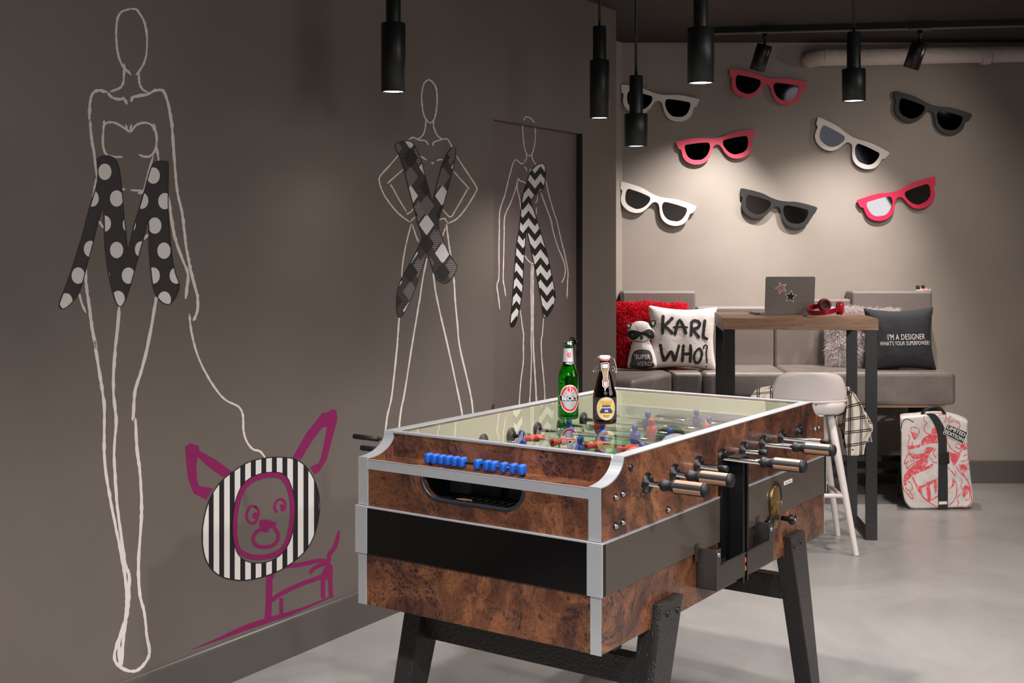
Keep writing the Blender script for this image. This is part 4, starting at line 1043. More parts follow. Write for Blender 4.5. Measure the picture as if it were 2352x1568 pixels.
for P in (G((320,995),(290,920),(340,860),(400,800),(450,740),(480,700),(500,640),(540,620),(610,640),(560,700),(530,780),(490,885),(600,840),(560,900),(440,950)),
          G((210,1120),(205,1040),(240,950),(300,910),(320,960),(318,1010),(260,1060),(245,1120),(225,1140)),
          G((440,560),(470,500),(530,465),(600,450),(655,460),(665,560),(600,570),(520,580),(450,600)), G((580,450),(585,380),(620,355),(650,370),(655,440)),
          G((310,600),(380,600),(430,590),(420,625),(340,640),(275,650),(262,610)), G((275,700),(380,720),(480,705),(440,770),(340,780),(290,740)),
          G((300,410),(330,430),(370,430),(385,470),(360,520),(335,510),(320,470)), G((395,1160),(440,1140),(460,1260),(470,1310),(430,1240)),
          G((505,1120),(550,1105),(570,1320),(530,1330)), G((610,1080),(660,1050),(660,1100),(640,1240),(620,1200)), G((440,1140),(655,1040),(660,1070),(450,1165)), G((480,1300),(560,1320),(660,1265),(660,1290),(540,1345)),
          G((330,1020),(390,1130),(480,1300),(540,1345),(520,1350),(450,1280),(350,1110),(315,1000)),
          G((800,690),(860,720),(950,740),(930,800),(880,870),(850,830),(820,760)), G((790,660),(860,700),(960,710),(950,735),(860,730)),
          G((1000,1180),(1030,1130),(1070,1150),(1075,1210),(1040,1260),(1010,1300),(990,1240)), G((800,1180),(850,1130),(860,1040),(885,1060),(880,1130),(830,1170)), G((960,880),(1010,850),(1060,900),(1000,930)),
          G((960,600),(1020,560),(1055,600),(1010,660),(970,640))):
    fill(pr, tri_poly(smooth_path(P, 3, True)), b0, 0)
strokes(pr, [G((480,210),(478,270),(520,300),(490,330),(480,390),(520,440),(590,460)), G((660,200),(720,190),(770,200),(770,250),(740,300)), G((840,205),(800,250),(810,290)), G((800,290),(860,275),(930,290),(960,330),(940,370)),
             G((300,400),(310,365),(350,355),(400,375),(415,420),(390,470),(350,530)), G((262,455),(290,500),(270,560),(262,620),(280,700)), G((430,570),(400,600),(330,610),(320,550)), G((280,700),(240,760),(213,850),(250,830),(245,880),(265,915),(290,870),(400,800)),
             G((213,850),(280,810),(360,800)), G((205,1130),(205,1180),(250,1240),(325,1315),(320,1260),(290,1230),(320,1180),(310,1110),(260,1075)), G((225,1150),(250,1190),(290,1200)),
             G((330,1020),(420,1220),(540,1350),(640,1410),(700,1418),(800,1400),(880,1330),(915,1220),(905,1100),(870,1060)),
             G((780,500),(800,580),(860,660),(940,700),(975,660),(940,640),(905,620),(910,580),(960,585)), G((1000,740),(1060,720),(1075,760),(1040,800),(960,810)), G((900,870),(960,960),(1060,1060),(1100,1200),(1110,1340),(1060,1410),(1010,1420),(930,1410),(940,1360),(920,1300),(970,1250)),
             G((940,870),(1000,980),(1070,1100),(1090,1220),(1080,1320),(1020,1320)), G((965,1030),(985,1080),(970,1140),(1000,1190)), G((900,930),(890,1000),(850,950),(800,900)), G((1000,660),(1050,640),(1070,620)), G((640,640),(600,700),(640,760)), G((560,760),(600,820),(660,830)),
             G((1085,830),(1020,870),(940,850)), G((1080,900),(1040,930),(980,960)), G((500,760),(450,830)), G((530,800),(495,880))], 2.0, b0, 0, k=4, jit=.3, taper=1)
pr.build('heraldic_print', redp, bp_, fix=False)
MB().prism(smooth_path(G((505,178),(560,172),(630,185),(690,260),(740,350),(768,450),(778,560),(780,700),(790,1000),(790,1425),(760,1438),(670,1436),(668,1000),(668,560),(655,440),(625,340),(575,250),(540,205)), 2, True), -.0015, -.006, bf).build('strap', M['rubber'], bp_)
MB().prism(G((665,685),(700,675),(795,680),(800,720),(808,830),(790,842),(680,838),(668,760)), -.005, -.018, bf).build('buckle', M['blackplastic'], bp_, bevel=.003)
MB().prism(G((672,1345),(778,1342),(778,1380),(672,1385)), -.0062, -.0075, bf).build('strap_tag', M['white'], bp_)
MB().tube([bf(*G(q)[0], .03) for q in smooth_path(((450,215),(480,150),(550,105),(640,92),(700,115),(760,190)), 5)], .008, 10, squash=2).build('handle', M['rubber'], bp_)
MB().tube([bf(*G(q)[0], .15) for q in smooth_path(((165,960),(150,1100),(130,1240),(120,1330),(170,1345)), 4)], .009, 8).build('shoulder_strap', M['rubber'], bp_)
MB().tube([bf(*G(q)[0], -.0008, 1.0) for q in smooth_path(((340,290),(250,245),(190,290),(172,380)), 5)], .0022, 8).tube([bf(*G(q)[0], .006) for q in smooth_path(((176,1100),(190,1230),(230,1350),(290,1420)), 5)], .0022, 8).build('zip', M['rubber'], bp_)
# sticker
sk = MB(); S4 = G((780,305),(1058,425),(998,580),(725,440)); cS = (sum(p_[0] for p_ in S4)/4, sum(p_[1] for p_ in S4)/4)
fill(sk, tri_poly(S4), lambda x, y: bf(x, y, -.0065), 0)
inn = [(cS[0]+(x-cS[0])*.945, cS[1]+(y-cS[1])*.92) for x, y in S4]; fill(sk, tri_poly(inn), lambda x, y: bf(x, y, -.0069), 1)
ux, uy = 276/5.81, 130/5.81; vx, vy = 57/5.81, -145/5.81
def stx(body, v0, w_):
    cu = bpy.data.curves.new('t', 'FONT'); cu.body = body; cu.size = 1; o = bpy.data.objects.new('t', cu); C.objects.link(o)
    bpy.context.view_layer.update(); wd = o.dimensions.x; bpy.data.objects.remove(o)
    text_mb(sk, body, 1, lambda x, y: bf(cS[0]+ux*(x/wd*w_)+vx*(v0+y*.42), cS[1]+uy*(x/wd*w_)+vy*(v0+y*.42), -.0073), 0, bold=.025)
stx('LIMITED', .21, .86); stx('EDITION', -.22, .86)
sk.build('sticker', [M['white'], M['ink']], bp_, fix=False)

# =============== MINIATURE SNEAKERS ===============
for (px, py, rz, lab) in ((2127, 659, .1, 'tiny black sneaker on the bench back, front one of the pair'), (2129, 655, .12, 'tiny black sneaker on the bench back, rear one of the pair')):
    D = 7.33 if py > 657 else 7.39; p_ = at(px-10 if py > 657 else px, py, D)
    s_ = thing('toy_sneaker', lab, 'toy shoe', (p_.x-.03, p_.y, 1.1925 if True else 0), rz, 'pair of tiny sneakers'); s_.scale = (.82, .82, .82)
    sole = smooth_path([(-.002,-.010),(.02,-.012),(.045,-.013),(.066,-.010),(.070,0),(.064,.011),(.04,.011),(.02,.009),(-.002,.009),(-.005,0)], 3, True)
    MB().prism(sole, 0, .009, lambda p, q, a: (p, q, a)).build('sole', M['white'], s_, bevel=.002)
    up = MB(); ys = [(-.003, .040), (.010, .041), (.020, .034), (.030, .022), (.044, .016), (.058, .013), (.065, .010)]
    for i, (x, h) in enumerate(ys):
        wd = .0075 if i < 2 else (.009 if i < 5 else .007)
        for k in range(10):
            a_ = PI*k/9; up.v.append((x, -math.cos(a_)*wd, .009+(h-.009)*math.sin(a_)**.5))
    for i in range(len(ys)-1):
        for k in range(9): up.f.append((i*10+k, i*10+k+1, i*10+11+k, i*10+10+k)); up.m.append(1 if i in (2, 3) and k < 4 else 0); up.sm.append(True)
    up.f += [tuple(range(10))]; up.m.append(0); up.sm.append(False)
    up.build('upper', [M['ink'], mat('orange_pink_print', (220, 130, 110), .6)], s_)
    MB().tube([(.052, -.0072, .013), (.060, -.006, .0145), (.066, 0, .0125), (.060, .006, .0145)], .0025, 8).build('toe_cap', M['white'], s_)
# =============== TABLE FOOTBALL ===============
TH = math.radians(-34.5)
T0 = Vector((.2063, 2.795, 0)) + Vector((.5664, .8241, 0))*.7305 + Vector((-.8241, .5664, 0))*.3725
fb = thing('football_table', 'walnut burl table football game with glass top and black angled legs, in the foreground', 'game table', T0, TH)
HX, HL = .3725, .7305; RIM = .95; BT = .032; DK = .889; ZB1, ZB0, ZL = .763, .643, .506
def part(mb, name, m, bevel=0, parent=None, seg=2, **k): return mb.build(name, m, parent or fb, bevel=bevel, seg=seg, **k)
SC = .108
def profile(inset=0.0, zb=ZB1+.005):
    P = [(-HL, zb)]
    for k in range(13):
        a = k/12*PI/2; P.append((-HL+.006+(SC-.006)*math.sin(a), RIM-(RIM-DK-.004)*math.cos(a)))
    P += [(-y, z) for y, z in P[::-1]]
    out = [P[0]]
    return P
PR = profile()
for sx in (-1, 1):
    x1 = sx*HX; x0 = sx*(HX-BT)
    part(MB().prism(PR, x0, x1, lambda p, q, a: (a, p, q)), 'side_board', M['burl'])
    # aluminium capping following the top edge and down the front edge
    cap = MB(); top = PR[1:-1]; th = .0025
    pts = [(-HL-.0025, ZB1+.006)] + [(-HL-.0025, top[0][1]+th)] + [(y - (th if (0 < i < 12) else 0)*(1 if i < 13 else -1), z+(th if i not in (12, 13) or True else 0)) for i, (y, z) in enumerate(top[:13])]
    pts2 = pts + [(-y, z) for y, z in pts[::-1]]
    inner = [(-HL, ZB1+.006), (-HL, top[0][1])] + [(y, z) for (y, z) in top[:13]]
    inner2 = inner + [(-y, z) for y, z in inner[::-1]]
    n = len(pts2); xa, xb = x0-sx*.0008, x1+sx*.0006
    for P_ in (pts2, inner2):
        for y, z in P_: cap.v.append((xa, y, z))
        for y, z in P_: cap.v.append((xb, y, z))
    for i in range(n-1):
        cap.f += [(i, i+1, n+i+1, n+i), (2*n+i, 2*n+i+1, 3*n+i+1, 3*n+i), (i, i+1, 2*n+i+1, 2*n+i), (n+i, n+i+1, 3*n+i+1, 3*n+i)]
        cap.m += [0]*4; cap.sm += [False]*4
    part(cap, 'side_trim', M['alu'])
XI = HX-BT
# end walls behind the shelves
for sy in (-1, 1):
    y0 = sy*(HL-SC+.004); y1 = sy*(HL-SC-.016)
    part(MB().box(-XI, XI, y0, y1, DK-.03, RIM-.0005), 'end_wall', M['burl'])
    part(MB().box(-XI, XI, y0-sy*.0, y1, RIM-.0005, RIM+.0022).box(-XI, XI, y0, y0+sy*.0012, RIM-.003, RIM+.0022), 'end_rim_trim', M['alu'])
    part(MB().box(-XI, XI, sy*(HL-.002), sy*(HL-SC+.004), DK-.016, DK-.004), 'end_shelf', M['burl'])
# front panel with slot
def front_panel(sy):
    ya, yb = sy*HL, sy*(HL-.018); z0, z1 = ZB1+.005, DK-.0045
    sw, sz, r = .153, .812, .052
    zt = .8655
    P = [(-XI, z0), (XI, z0), (XI, zt), (sw+.004, zt)]
    for k in range(9):
        a = k/8*PI/2; P.append((sw-r+r*math.cos(a)+(.004*(1-k/8)), sz+r-r*math.sin(a)))
    for k in range(9):
        a = PI/2-k/8*PI/2; P.append((-sw+r-r*math.cos(a)-(.004*(k/8)), sz+r-r*math.sin(a)))
    P += [(-sw-.004, zt), (-XI, zt)]
    part(MB().prism(P, ya, yb, lambda p, q, a: (p, a, q)), 'end_panel', M['burl'])
    lip = [(p[0], (ya+.002*(1 if sy > 0 else -1)), p[1]) for p in P[3:-1]]
    part(MB().tube(lip, .0042, 8), 'slot_lip', M['navyrubber'])
    part(MB().box(-XI, XI, ya, ya+sy*.0022, zt, DK+.0015).box(-XI, XI, ya-sy*.006, ya+sy*.0022, DK, DK+.0015).box(-XI, XI, ya, yb, zt, DK-.0045), 'shelf_trim', M['alu'])
    c = MB(); yc = sy*(HL-.018); yd = sy*(HL-.16)
    c.box(-.17, .17, yc, yd, .800, .804).box(-.17, -.166, yc, yd, .80, .872).box(.166, .17, yc, yd, .80, .872).box(-.17, .17, yd, yd-sy*.003, .80, .872)
    part(c, 'ball_tray', M['cavity'])
    rb = MB()
    for k in range(11): rb.box(-.10+k*.024, -.094+k*.024, sy*(HL-.03), sy*(HL-.14), .804, .808)
    part(rb, 'tray_ribs', M['blackplastic'])
front_panel(-1); front_panel(1)
ch_ = thing('wood_chip', 'pale splinter of wood lying in the ball return slot', 'wood chip', fb.matrix_basis @ Vector((-.052, -.662, .8085)), TH)
fb_m = Matrix.Translation(T0) @ Matrix.Rotation(TH, 4, 'Z')
ch_.location = fb_m @ Vector((-.052, -.685, .8085))
MB().prism([(-.026,-.004),(-.01,-.007),(.008,-.003),(.024,-.006),(.018,.003),(.004,.006),(-.014,.004)], 0, .003, lambda p, q, a: (p, q, a)).build('chip', M['birch'], ch_, bevel=.0006)
# middle band
e = .006
bx = MB()
bx.box(-HX-e, HX+e, -HL-e, -HL+.012, ZB0, ZB1, 0).box(-HX-e, HX+e, HL-.012, HL+e, ZB0, ZB1, 0)
part(bx, 'band_end_panel', M['band'])
part(MB().box(-HX-e, -HX+.012, -HL+.012, HL-.012, ZB0, ZB1).box(HX-.012, HX+e, -HL+.012, HL-.012, ZB0, ZB1), 'band_side_panel', M['band_side'])
lp2 = MB(); z0, z1 = ZB1, ZB1+.0045; a_, b2 = HX+e+.0006, HL+e+.0006
lp2.box(-a_, a_, -b2, -HL+.004, z0, z1).box(-a_, a_, HL-.004, b2, z0, z1).box(-a_, -HX+.004, -HL+.004, HL-.004, z0, z1).box(HX-.004, a_, -HL+.004, HL-.004, z0, z1)
part(lp2, 'band_lip', M['alu'], bevel=.0008)
lb = MB().box(-HX, HX, -HL, HL, ZL, ZB0-.001)
part(lb, 'lower_box', M['burl'])
for sx in (-1, 1):
    for sy in (-1, 1):
        X = sx*(HX+e+.0012); x_in = sx*(HX-.034)
        part(MB().box(x_in, X, sy*(HL+e), sy*(HL+e+.0022), ZB0-.001, ZB1+.004).box(X-sx*.0018, X, sy*(HL+e), sy*(HL+e-.003), ZB0-.001, ZB1+.004), 'corner_trim', M['alu'], .0006)
        X = sx*(HX+.0012); x_in = sx*(HX-.028)
        part(MB().box(x_in, X, sy*HL, sy*(HL+.0022), ZL-.001, ZB0-.002), 'corner_trim', M['alu'], .0006)
# play field
part(MB().box(-XI, XI, -HL+SC+.012, HL-SC-.012, .775, .790), 'pitch', M['green'])
pl = MB(); zt = .7903; LY = HL-SC-.02
def ln(x0, x1, y0, y1): pl.box(x0, x1, y0, y1, .7895, .7906)
ln(-XI, XI, -.002, .002)
for sy in (-1, 1):
    ln(-.17, .17, sy*(LY-.17)-.002, sy*(LY-.17)+.002); ln(-.172, -.168, sy*LY, sy*(LY-.17)); ln(.168, .172, sy*LY, sy*(LY-.17))
    ln(-.09, .09, sy*(LY-.08)-.002, sy*(LY-.08)+.002); ln(-.092, -.088, sy*LY, sy*(LY-.08)); ln(.088, .092, sy*LY, sy*(LY-.08))
pl.tube([(.09*math.cos(k*PI/24), .09*math.sin(k*PI/24), .7898) for k in range(48)], .0022, 6, closed=True)
part(pl, 'pitch_lines', M['pitchwhite'])
part(MB().box(-XI, -XI+.004, -LY, LY, .79, RIM-.006).box(XI-.004, XI, -LY, LY, .79, RIM-.006), 'inner_side_lining', M['cream'])
for sy in (-1, 1):
    part(MB().box(-XI+.004, XI-.004, sy*LY, sy*(LY-.004), .895, RIM-.006), 'inner_end_lining', M['cream'])
    part(MB().box(-XI+.004, -.10, sy*(LY-.001), sy*(LY-.006), .79, .895).box(.10, XI-.004, sy*(LY-.001), sy*(LY-.006), .79, .895).box(-.10, .10, sy*(LY-.001), sy*(LY-.006), .865, .895), 'goal_plate', M['alu'])
gl = mat('clear_top_glass', (255, 255, 255), 0.0); gb_ = gl.node_tree.nodes['Principled BSDF']
gl.node_tree.nodes.remove(gb_)
gt = gl.node_tree; out = [n_ for n_ in gt.nodes if n_.type == 'OUTPUT_MATERIAL'][0]
tr_ = gt.nodes.new('ShaderNodeBsdfTransparent'); tr_.inputs[0].default_value = (.985, .99, .985, 1)
gs = gt.nodes.new('ShaderNodeBsdfGlossy'); gs.inputs['Roughness'].default_value = 0.0
fr_ = gt.nodes.new('ShaderNodeFresnel'); fr_.inputs[0].default_value = 1.5
mx_ = gt.nodes.new('ShaderNodeMixShader'); gt.links.new(fr_.outputs[0], mx_.inputs[0]); gt.links.new(tr_.outputs[0], mx_.inputs[1]); gt.links.new(gs.outputs[0], mx_.inputs[2]); gt.links.new(mx_.outputs[0], out.inputs[0])
GZ = RIM-.001
part(MB().add([(-XI, -LY, GZ), (XI, -LY, GZ), (XI, LY, GZ), (-XI, LY, GZ)], [(0,1,2,3)]), 'glass_top', gl)
# --- rods ---
def player_mesh(m):
    mb = MB(); n = 14
    secs = [(.046,.001,.001),(.0445,.006,.006),(.040,.0092,.009),(.034,.0098,.0098),(.028,.008,.008),(.024,.0055,.006),(.0215,.0075,.007),(.019,.0155,.009),(.013,.0185,.0105),(.002,.0175,.0115),(-.010,.0145,.0115),(-.020,.0115,.0095),(-.045,.0095,.0075),(-.062,.0095,.0075),(-.066,.0105,.0105),(-.076,.0105,.0115),(-.0765,.006,.006)]
    for z, a, b_ in secs:
        for k in range(n):
            x, y = se(2*PI*k/n, a, b_, 2.4 if z < .022 else 2.0); mb.v.append((x, y, z))
    for i in range(len(secs)-1):
        for k in range(n):
            k2 = (k+1) % n; mb.f.append((i*n+k, i*n+k2, (i+1)*n+k2, (i+1)*n+k)); mb.m.append(0); mb.sm.append(True)
    return mb
def handle(xs):
    mb = MB(); r = .0168
    prof = [(.011, 0), (.0135, .002), (.0150, .006), (.0135, .013), (.0118, .020), (.0130, .028), (.0158, .034), (.0165, .038)]
    mb.lathe(prof, (xs, 0, 0), (1,0,0), 32, 0, caps=True)
    prof2 = [(.0166, .038), (.0172, .039), (.0172, .112), (.0166, .113)]
    mb.lathe(prof2, (xs, 0, 0), (1,0,0), 32, 0, smooth=False, caps=False, mfun=lambda i, k: 1 if (k % 8) < 4 and i == 1 else 0)
    mb.lathe([(.0172, .113), (.0176, .116), (.0168, .1225), (.012, .1255), (.006, .1262), (.0005, .1262)], (xs, 0, 0), (1,0,0), 32, 0)
    return mb
RODS = [ # l, team, right end, handle side(+1 right), left end, player x list, angle
 (.2246, 'r', .042, 1, .19, [0.0], 85), (.373, 'r', .040, 1, .352, [-.11, .12], 96), (.5136, 'b', .083, -1, .12, [-.20, 0.0, .20], 8),
 (.6613, 'r', .119, 1, .10, [-.245, -.135, -.02, .09, .205], 94), (.809, 'b', .071, -1, .12, [-.215, -.095, .02, .14, .255], -4), (.9514, 'r', .096, 1, .12, [-.19, .0, .19], 5),
 (1.0936, 'b', .149, -1, .06, [-.09, .13], 4), (1.2364, 'b', None, -1, .14, [.02], -10)]
pm = {'r': player_mesh(0), 'b': player_mesh(0)}
proto = {}
RZh = .870
for ri, (l, team, re_, hs, le, xs, ang) in enumerate(RODS):
    y = l-.7305; rd = bpy.data.objects.new('rod', None); C.objects.link(rd); rd.parent = fb; rd.location = (0, y, RZh); rd.empty_display_size = .05
    xr = HX+(re_ if re_ is not None else -.005); xl_ = -HX-le
    mb = MB().cyl((xl_, 0, 0), (xr, 0, 0), .0068, n=20)
    mb.build('bar', M['chrome'], rd)
    MB().lathe([(.0085, -.022 if hs < 0 or re_ is None else -.004), (.0085, .0), (.0072, .002)], (xr, 0, 0), (1,0,0), 18).lathe([(.0066, 0), (.0080, .002), (.0080, .10)], (xl_-.002, 0, 0), (1,0,0), 18).build('end_cap', M['rubber'], rd) if re_ is not None else None
    if hs > 0: handle(xr-.002).build('handle', [M['rubber'], M['birch']], rd, fix=True)
    for sx in (-1, 1):
        mbd = MB().lathe([(.0082, .009), (.0090, .009), (.0102, .005), (.0255, .0042), (.0265, .003), (.0265, 0)], (sx*HX, 0, 0), (sx,0,0), 36, caps=False)
        mbd.build('bearing_plate', M['blackplastic'], rd)
        if sx > 0:
            sm_ = MB()
            for a in (.9, .9+PI):
                sm_.lathe([(.0022, .004), (.0018, .0058), (.0005, .006)], (HX, .0195*math.cos(a), .0195*math.sin(a)), (1,0,0), 12)
            sm_.build('screw', M['steel'], rd)
        MB().lathe([(.0085, 0), (.024, 0), (.024, .003), (.011, .004), (.0085, .010)], (sx*(XI-.0042), 0, 0), (-sx,0,0), 32, caps=False).build('inner_bearing', mat('dark_grey_bearing', (56,50,46), .5) if 'dark_grey_bearing' not in bpy.data.materials else bpy.data.materials['dark_grey_bearing'], rd)
    for x in xs:
        if team not in proto:
            pp_ = pm[team].build('player', M['red'] if team == 'r' else M['blue'], rd, weld=False); proto[team] = pp_
        else: pp_ = proto[team].copy(); C.objects.link(pp_); pp_.parent = rd
        pp_.location = (x, 0, 0); pp_.rotation_euler = (-math.radians(ang), 0, 0)
    for xx_ in (min(xs)-.03, max(xs)+.03):
        sp2 = MB(); hel = []
        for k in range(8*5+1): hel.append((xx_-.014+.028*k/40, .0115*math.cos(k*PI/4), .0115*math.sin(k*PI/4)))
        sp2.tube(hel, .0014, 6); sp2.build('bumper_spring', M['chrome'], rd)
# hole of the missing rod
MB().lathe([(.0005, 0), (.0072, 0), (.0072, .006)], (HX+.010, .5059, RZh), (1,0,0), 20, caps=False).build('empty_rod_hole', M['ink'], fb)
# screws on side board
def screw_mb(y, z, r=.0085):
    s_ = MB(); s_.lathe([(r+.003, 0), (r+.003, .002), (r, .0025)], (HX, y, z), (1,0,0), 24, 0, caps=False)
    s_.lathe([(r, .0015), (r, .004), (r*.75, .006), (r*.35, .007), (r*.3, .005), (.0003, .005)], (HX, y, z), (1,0,0), 24, 1, caps=False); return s_
for l, z in ((.066, .862), (.100, .864), (.066, .794), (.100, .796), (1.372, .862), (1.405, .864), (.335, .785)):
    part(screw_mb(l-HL, z, .0062), 'bolt', [M['blackplastic'], M['steel']])
for l in (.140, 1.318):
    part(MB().lathe([(.009, 0), (.009, .004), (.006, .0055), (.0035, .0055), (.0035, .002), (.0003, .002)], (HX, l-HL, .921), (1,0,0), 24, caps=False), 'bolt', M['blackplastic'])
# score counter
sr = MB(); CY = -HL+.055
sc_ = bpy.data.objects.new('score_counter', None); C.objects.link(sc_); sc_.parent = fb; sc_.location = (0, CY, DK+.0128)
MB().cyl((-.178, 0, 0), (.122, 0, 0), .0028, n=10).box(-.178, -.172, -.004, .004, -.0165, .004).box(.116, .122, -.004, .004, -.0165, .004).build('counter_rail', M['blackplastic'], sc_)
bead0 = None
for px in (685, 733, 785, 837, 890, 943, 1062, 1133, 1185, 1260, 1333, 1397):
    u = ((780+px/3.336)-CX)/F; l = .055; bx_, by_ = .2063+.5664*l, 2.795+.8241*l
    wv_ = (bx_-u*by_)/(.8241+u*.5664); X = HX-wv_
    if bead0 is None:
        bm3 = bmesh.new(); bmesh.ops.create_cube(bm3, size=1)
        for v in bm3.verts: v.co = Vector((v.co.x*.0165, v.co.y*.026, v.co.z*.026))
        bmesh.ops.bevel(bm3, geom=bm3.edges, offset=.0055, segments=4, affect='EDGES', profile=.5)
        me = bpy.data.meshes.new('score_bead'); bm3.to_mesh(me); bm3.free(); me.materials.append(M['beadblue'])
        for p_ in me.polygons: p_.use_smooth = True
        bead0 = bpy.data.objects.new('score_bead', me); C.objects.link(bead0); bead0.parent = sc_; o = bead0
    else: o = bead0.copy(); C.objects.link(o); o.parent = sc_
    o.location = (X, 0, .0005)
# legs
for sx in (-1, 1):
    for sy in (-1, 1):
        yt0, yt1 = (HL-.257, HL-.374) if sy < 0 else (HL-.241, HL-.358); zt = .566
        yb0, yb1 = yt0+.25*.566, yt1+.345*.566
        xo, xi = HX+.026, HX-.032
        zc2 = .504
        # upper lap outside the box, full thickness below it
        P = [(yt0, zt), (yt1, zt), (yb1, .012), (yb0, .012)]
        g_ = MB(); g_.prism(P, sx*xi, sx*xo, lambda p, q, a: (a, sy*p, q))
        lg = g_.build('leg', M['hammer'], fb, bevel=.0025, seg=2)
        MB().lathe([(.020, .0), (.022, .003), (.020, .012)], (sx*(HX-.003), sy*(yb0+yb1)/2, 0), (0,0,1), 20).build('foot', M['rubber'], lg)
        for q_ in (.03, .085):
            MB().lathe([(.0085, 0), (.0085, .0025), (.006, .004), (.0035, .004), (.0035, .001), (.0003, .001)], (sx*xo, sy*(yt0-q_), zt-.03-.004*(q_ > .05)), (sx,0,0), 20, caps=False).build('leg_bolt', M['blackplastic'], lg)
for sy in (-1, 1):
    part(MB().box(-HX+.03, HX-.03, sy*(HL-.245), sy*(HL-.29), .352, .424), 'cross_beam', M['hammer'], .002)
part(MB().box(-.1, .1, -.5, -.42, .485, .5055).box(HX-.09, HX-.03, -.62, -.58, .480, .5055), 'underside_block', M['blackplastic'])
# ball lift: central upright with two trays, on the right side
X0 = HX+.0005; XO = HX+.058; c0 = .692-HL
def yb_(l): return l-HL
up = MB()
for s in (-1, 1):
    y0_ = c0+s*.0065
    up.box(X0, XO, y0_, y0_+s*.004, .53, .872); up.box(XO-.003, XO, y0_, y0_+s*.013, .53, .872)
up.box(HX-.002, HX+.012, c0-.055, c0+.055, .60, .86)
part(up, 'lift_channel', M['blackmetal'], .0006)
part(MB().box(HX+.012, XO+.002, c0-.04, c0+.012, .874, .878).box(HX+.0005, HX+.02, c0-.045, c0+.015, .872, .882), 'channel_cover', M['blackmetal'], .0006)
for s in (-1, 1):
    ya, yc = c0+s*.0075, c0+s*.192; ye = yc-s*.028
    zlo, zmid, zhi = .548, .613, .655
    P = [(ya, zlo), (yc, zlo), (yc, zhi-.006), (yc-s*.006, zhi), (ye, zhi), (ye, zmid), (ya, zmid)]
    g_ = MB().prism(P, XO-.002, XO+.001, lambda p, q, a: (a, p, q))
    g_.box(X0, XO, yc, yc-s*.0025, zlo, zhi).box(X0, XO, ya, yc, zlo, zlo+.0025).box(HX+.0005, HX+.003, ya, yc, zlo, zmid+.01).box(XO-.001, XO+.005, ya, ye, zmid-.003, zmid)
    g_.box(HX+.0062, HX+.0085, yc, yc+s*.022, zhi-.035, zhi+.012)
    tr3 = g_.build('tray', M['tray'], fb, bevel=.0006)
    MB().lathe([(.0065, 0), (.006, .003), (.003, .0042), (.0004, .003)], (XO+.001, yc-s*.014, zhi-.014), (1,0,0), 20, caps=False).build('tray_screw', M['steel'], tr3)
tr4 = part(MB().lathe([(.0125, -.006), (.0125, .006)], (HX+.045, c0, .565), (0,1,0), 22).lathe([(.0125, -.006), (.0125, .006)], (HX+.045, c0, .588), (0,1,0), 22), 'orange_roller', mat('orange_roller_plastic', (214, 92, 60), .45))
# coin mechanism
yc_, zc_ = yb_(1.022), .682
part(MB().lathe([(.054, 0), (.054, .0015), (.047, .0020), (.047, .0002)], (HX+e, yc_+.004, zc_+.012), (1,0,0), 44, caps=False).lathe([(.0005, .0006), (.048, .0006)], (HX+e, yc_+.004, zc_+.012), (1,0,0), 40, caps=False), 'coin_plate_rim', M['ink'])
cm = MB(); k_ = []
P = [(yc_+.036*math.cos(a*PI/16)-.006, zc_+.010+.046*math.sin(a*PI/16)) for a in range(-2, 19)] + [(yc_-.038, zc_-.045), (yc_-.026, zc_-.072), (yc_+.008, zc_-.072), (yc_+.022, zc_-.045)]
cm.prism(P, HX+e+.001, HX+e+.008, lambda p, q, a: (a, p, q))
cmo = cm.build('coin_mechanism', M['gold'], fb, bevel=.003, seg=3)
MB().box(HX+e+.0081, HX+e+.0125, yc_-.041, yc_+.026, zc_-.012, zc_+.001).build('coin_bridge', M['gold'], cmo)
MB().box(HX+e+.0081, HX+e+.0086, yc_-.002, yc_, zc_-.040, zc_-.016).build('coin_slot', M['ink'], cmo)
MB().box(HX+e+.0081, HX+e+.012, yc_+.005, yc_+.012, zc_+.002, zc_+.050).build('coin_guide', M['chrome'], cmo)
MB().lathe([(.006,0),(.006,.004),(.002,.006),(.0003,.004)], (HX+e+.008, yc_+.031, zc_-.002), (1,0,0), 18, caps=False).build('coin_screw', M['steel'], cmo)
MB().cyl((HX+e, yc_-.045, zc_-.05), (HX+e+.012, yc_-.045, zc_-.05), .018, n=24).build('side_knob', M['blackplastic'], cmo)
kn = MB().lathe([(.007, 0), (.008, .02), (.011, .024), (.0155, .030), (.0165, .036), (.015, .043), (.011, .0445), (.0004, .044)], (HX+e+.004, yc_+.046, zc_-.052), (1,0,0), 28)
kn.build('turn_knob', M['blackplastic'], cmo)
MB().lathe([(.0055, .044), (.005, .0465), (.0004, .0455)], (HX+e+.004, yc_+.046, zc_-.052), (1,0,0), 18, caps=False).build('knob_screw', M['steel'], cmo)
# maker's label
u0 = [(HX+e+.0006, y_, z_) for y_, z_ in ()]
lb2 = MB().box(HX+e+.0001, HX+e+.0008, yb_(1.097), yb_(1.165), .7235, .7355)
lbo = lb2.build('plate_label', M['white'], fb)
tx = MB(); text_mb(tx, '«Löwe Comfort»' if False else 'Lowen Comfort', .0085, lambda x, y: (HX+e+.0011, yb_(1.131)+x, .7295+y), 0, sx=.95); tx.build('label_text', M['ink'], lbo, fix=False)

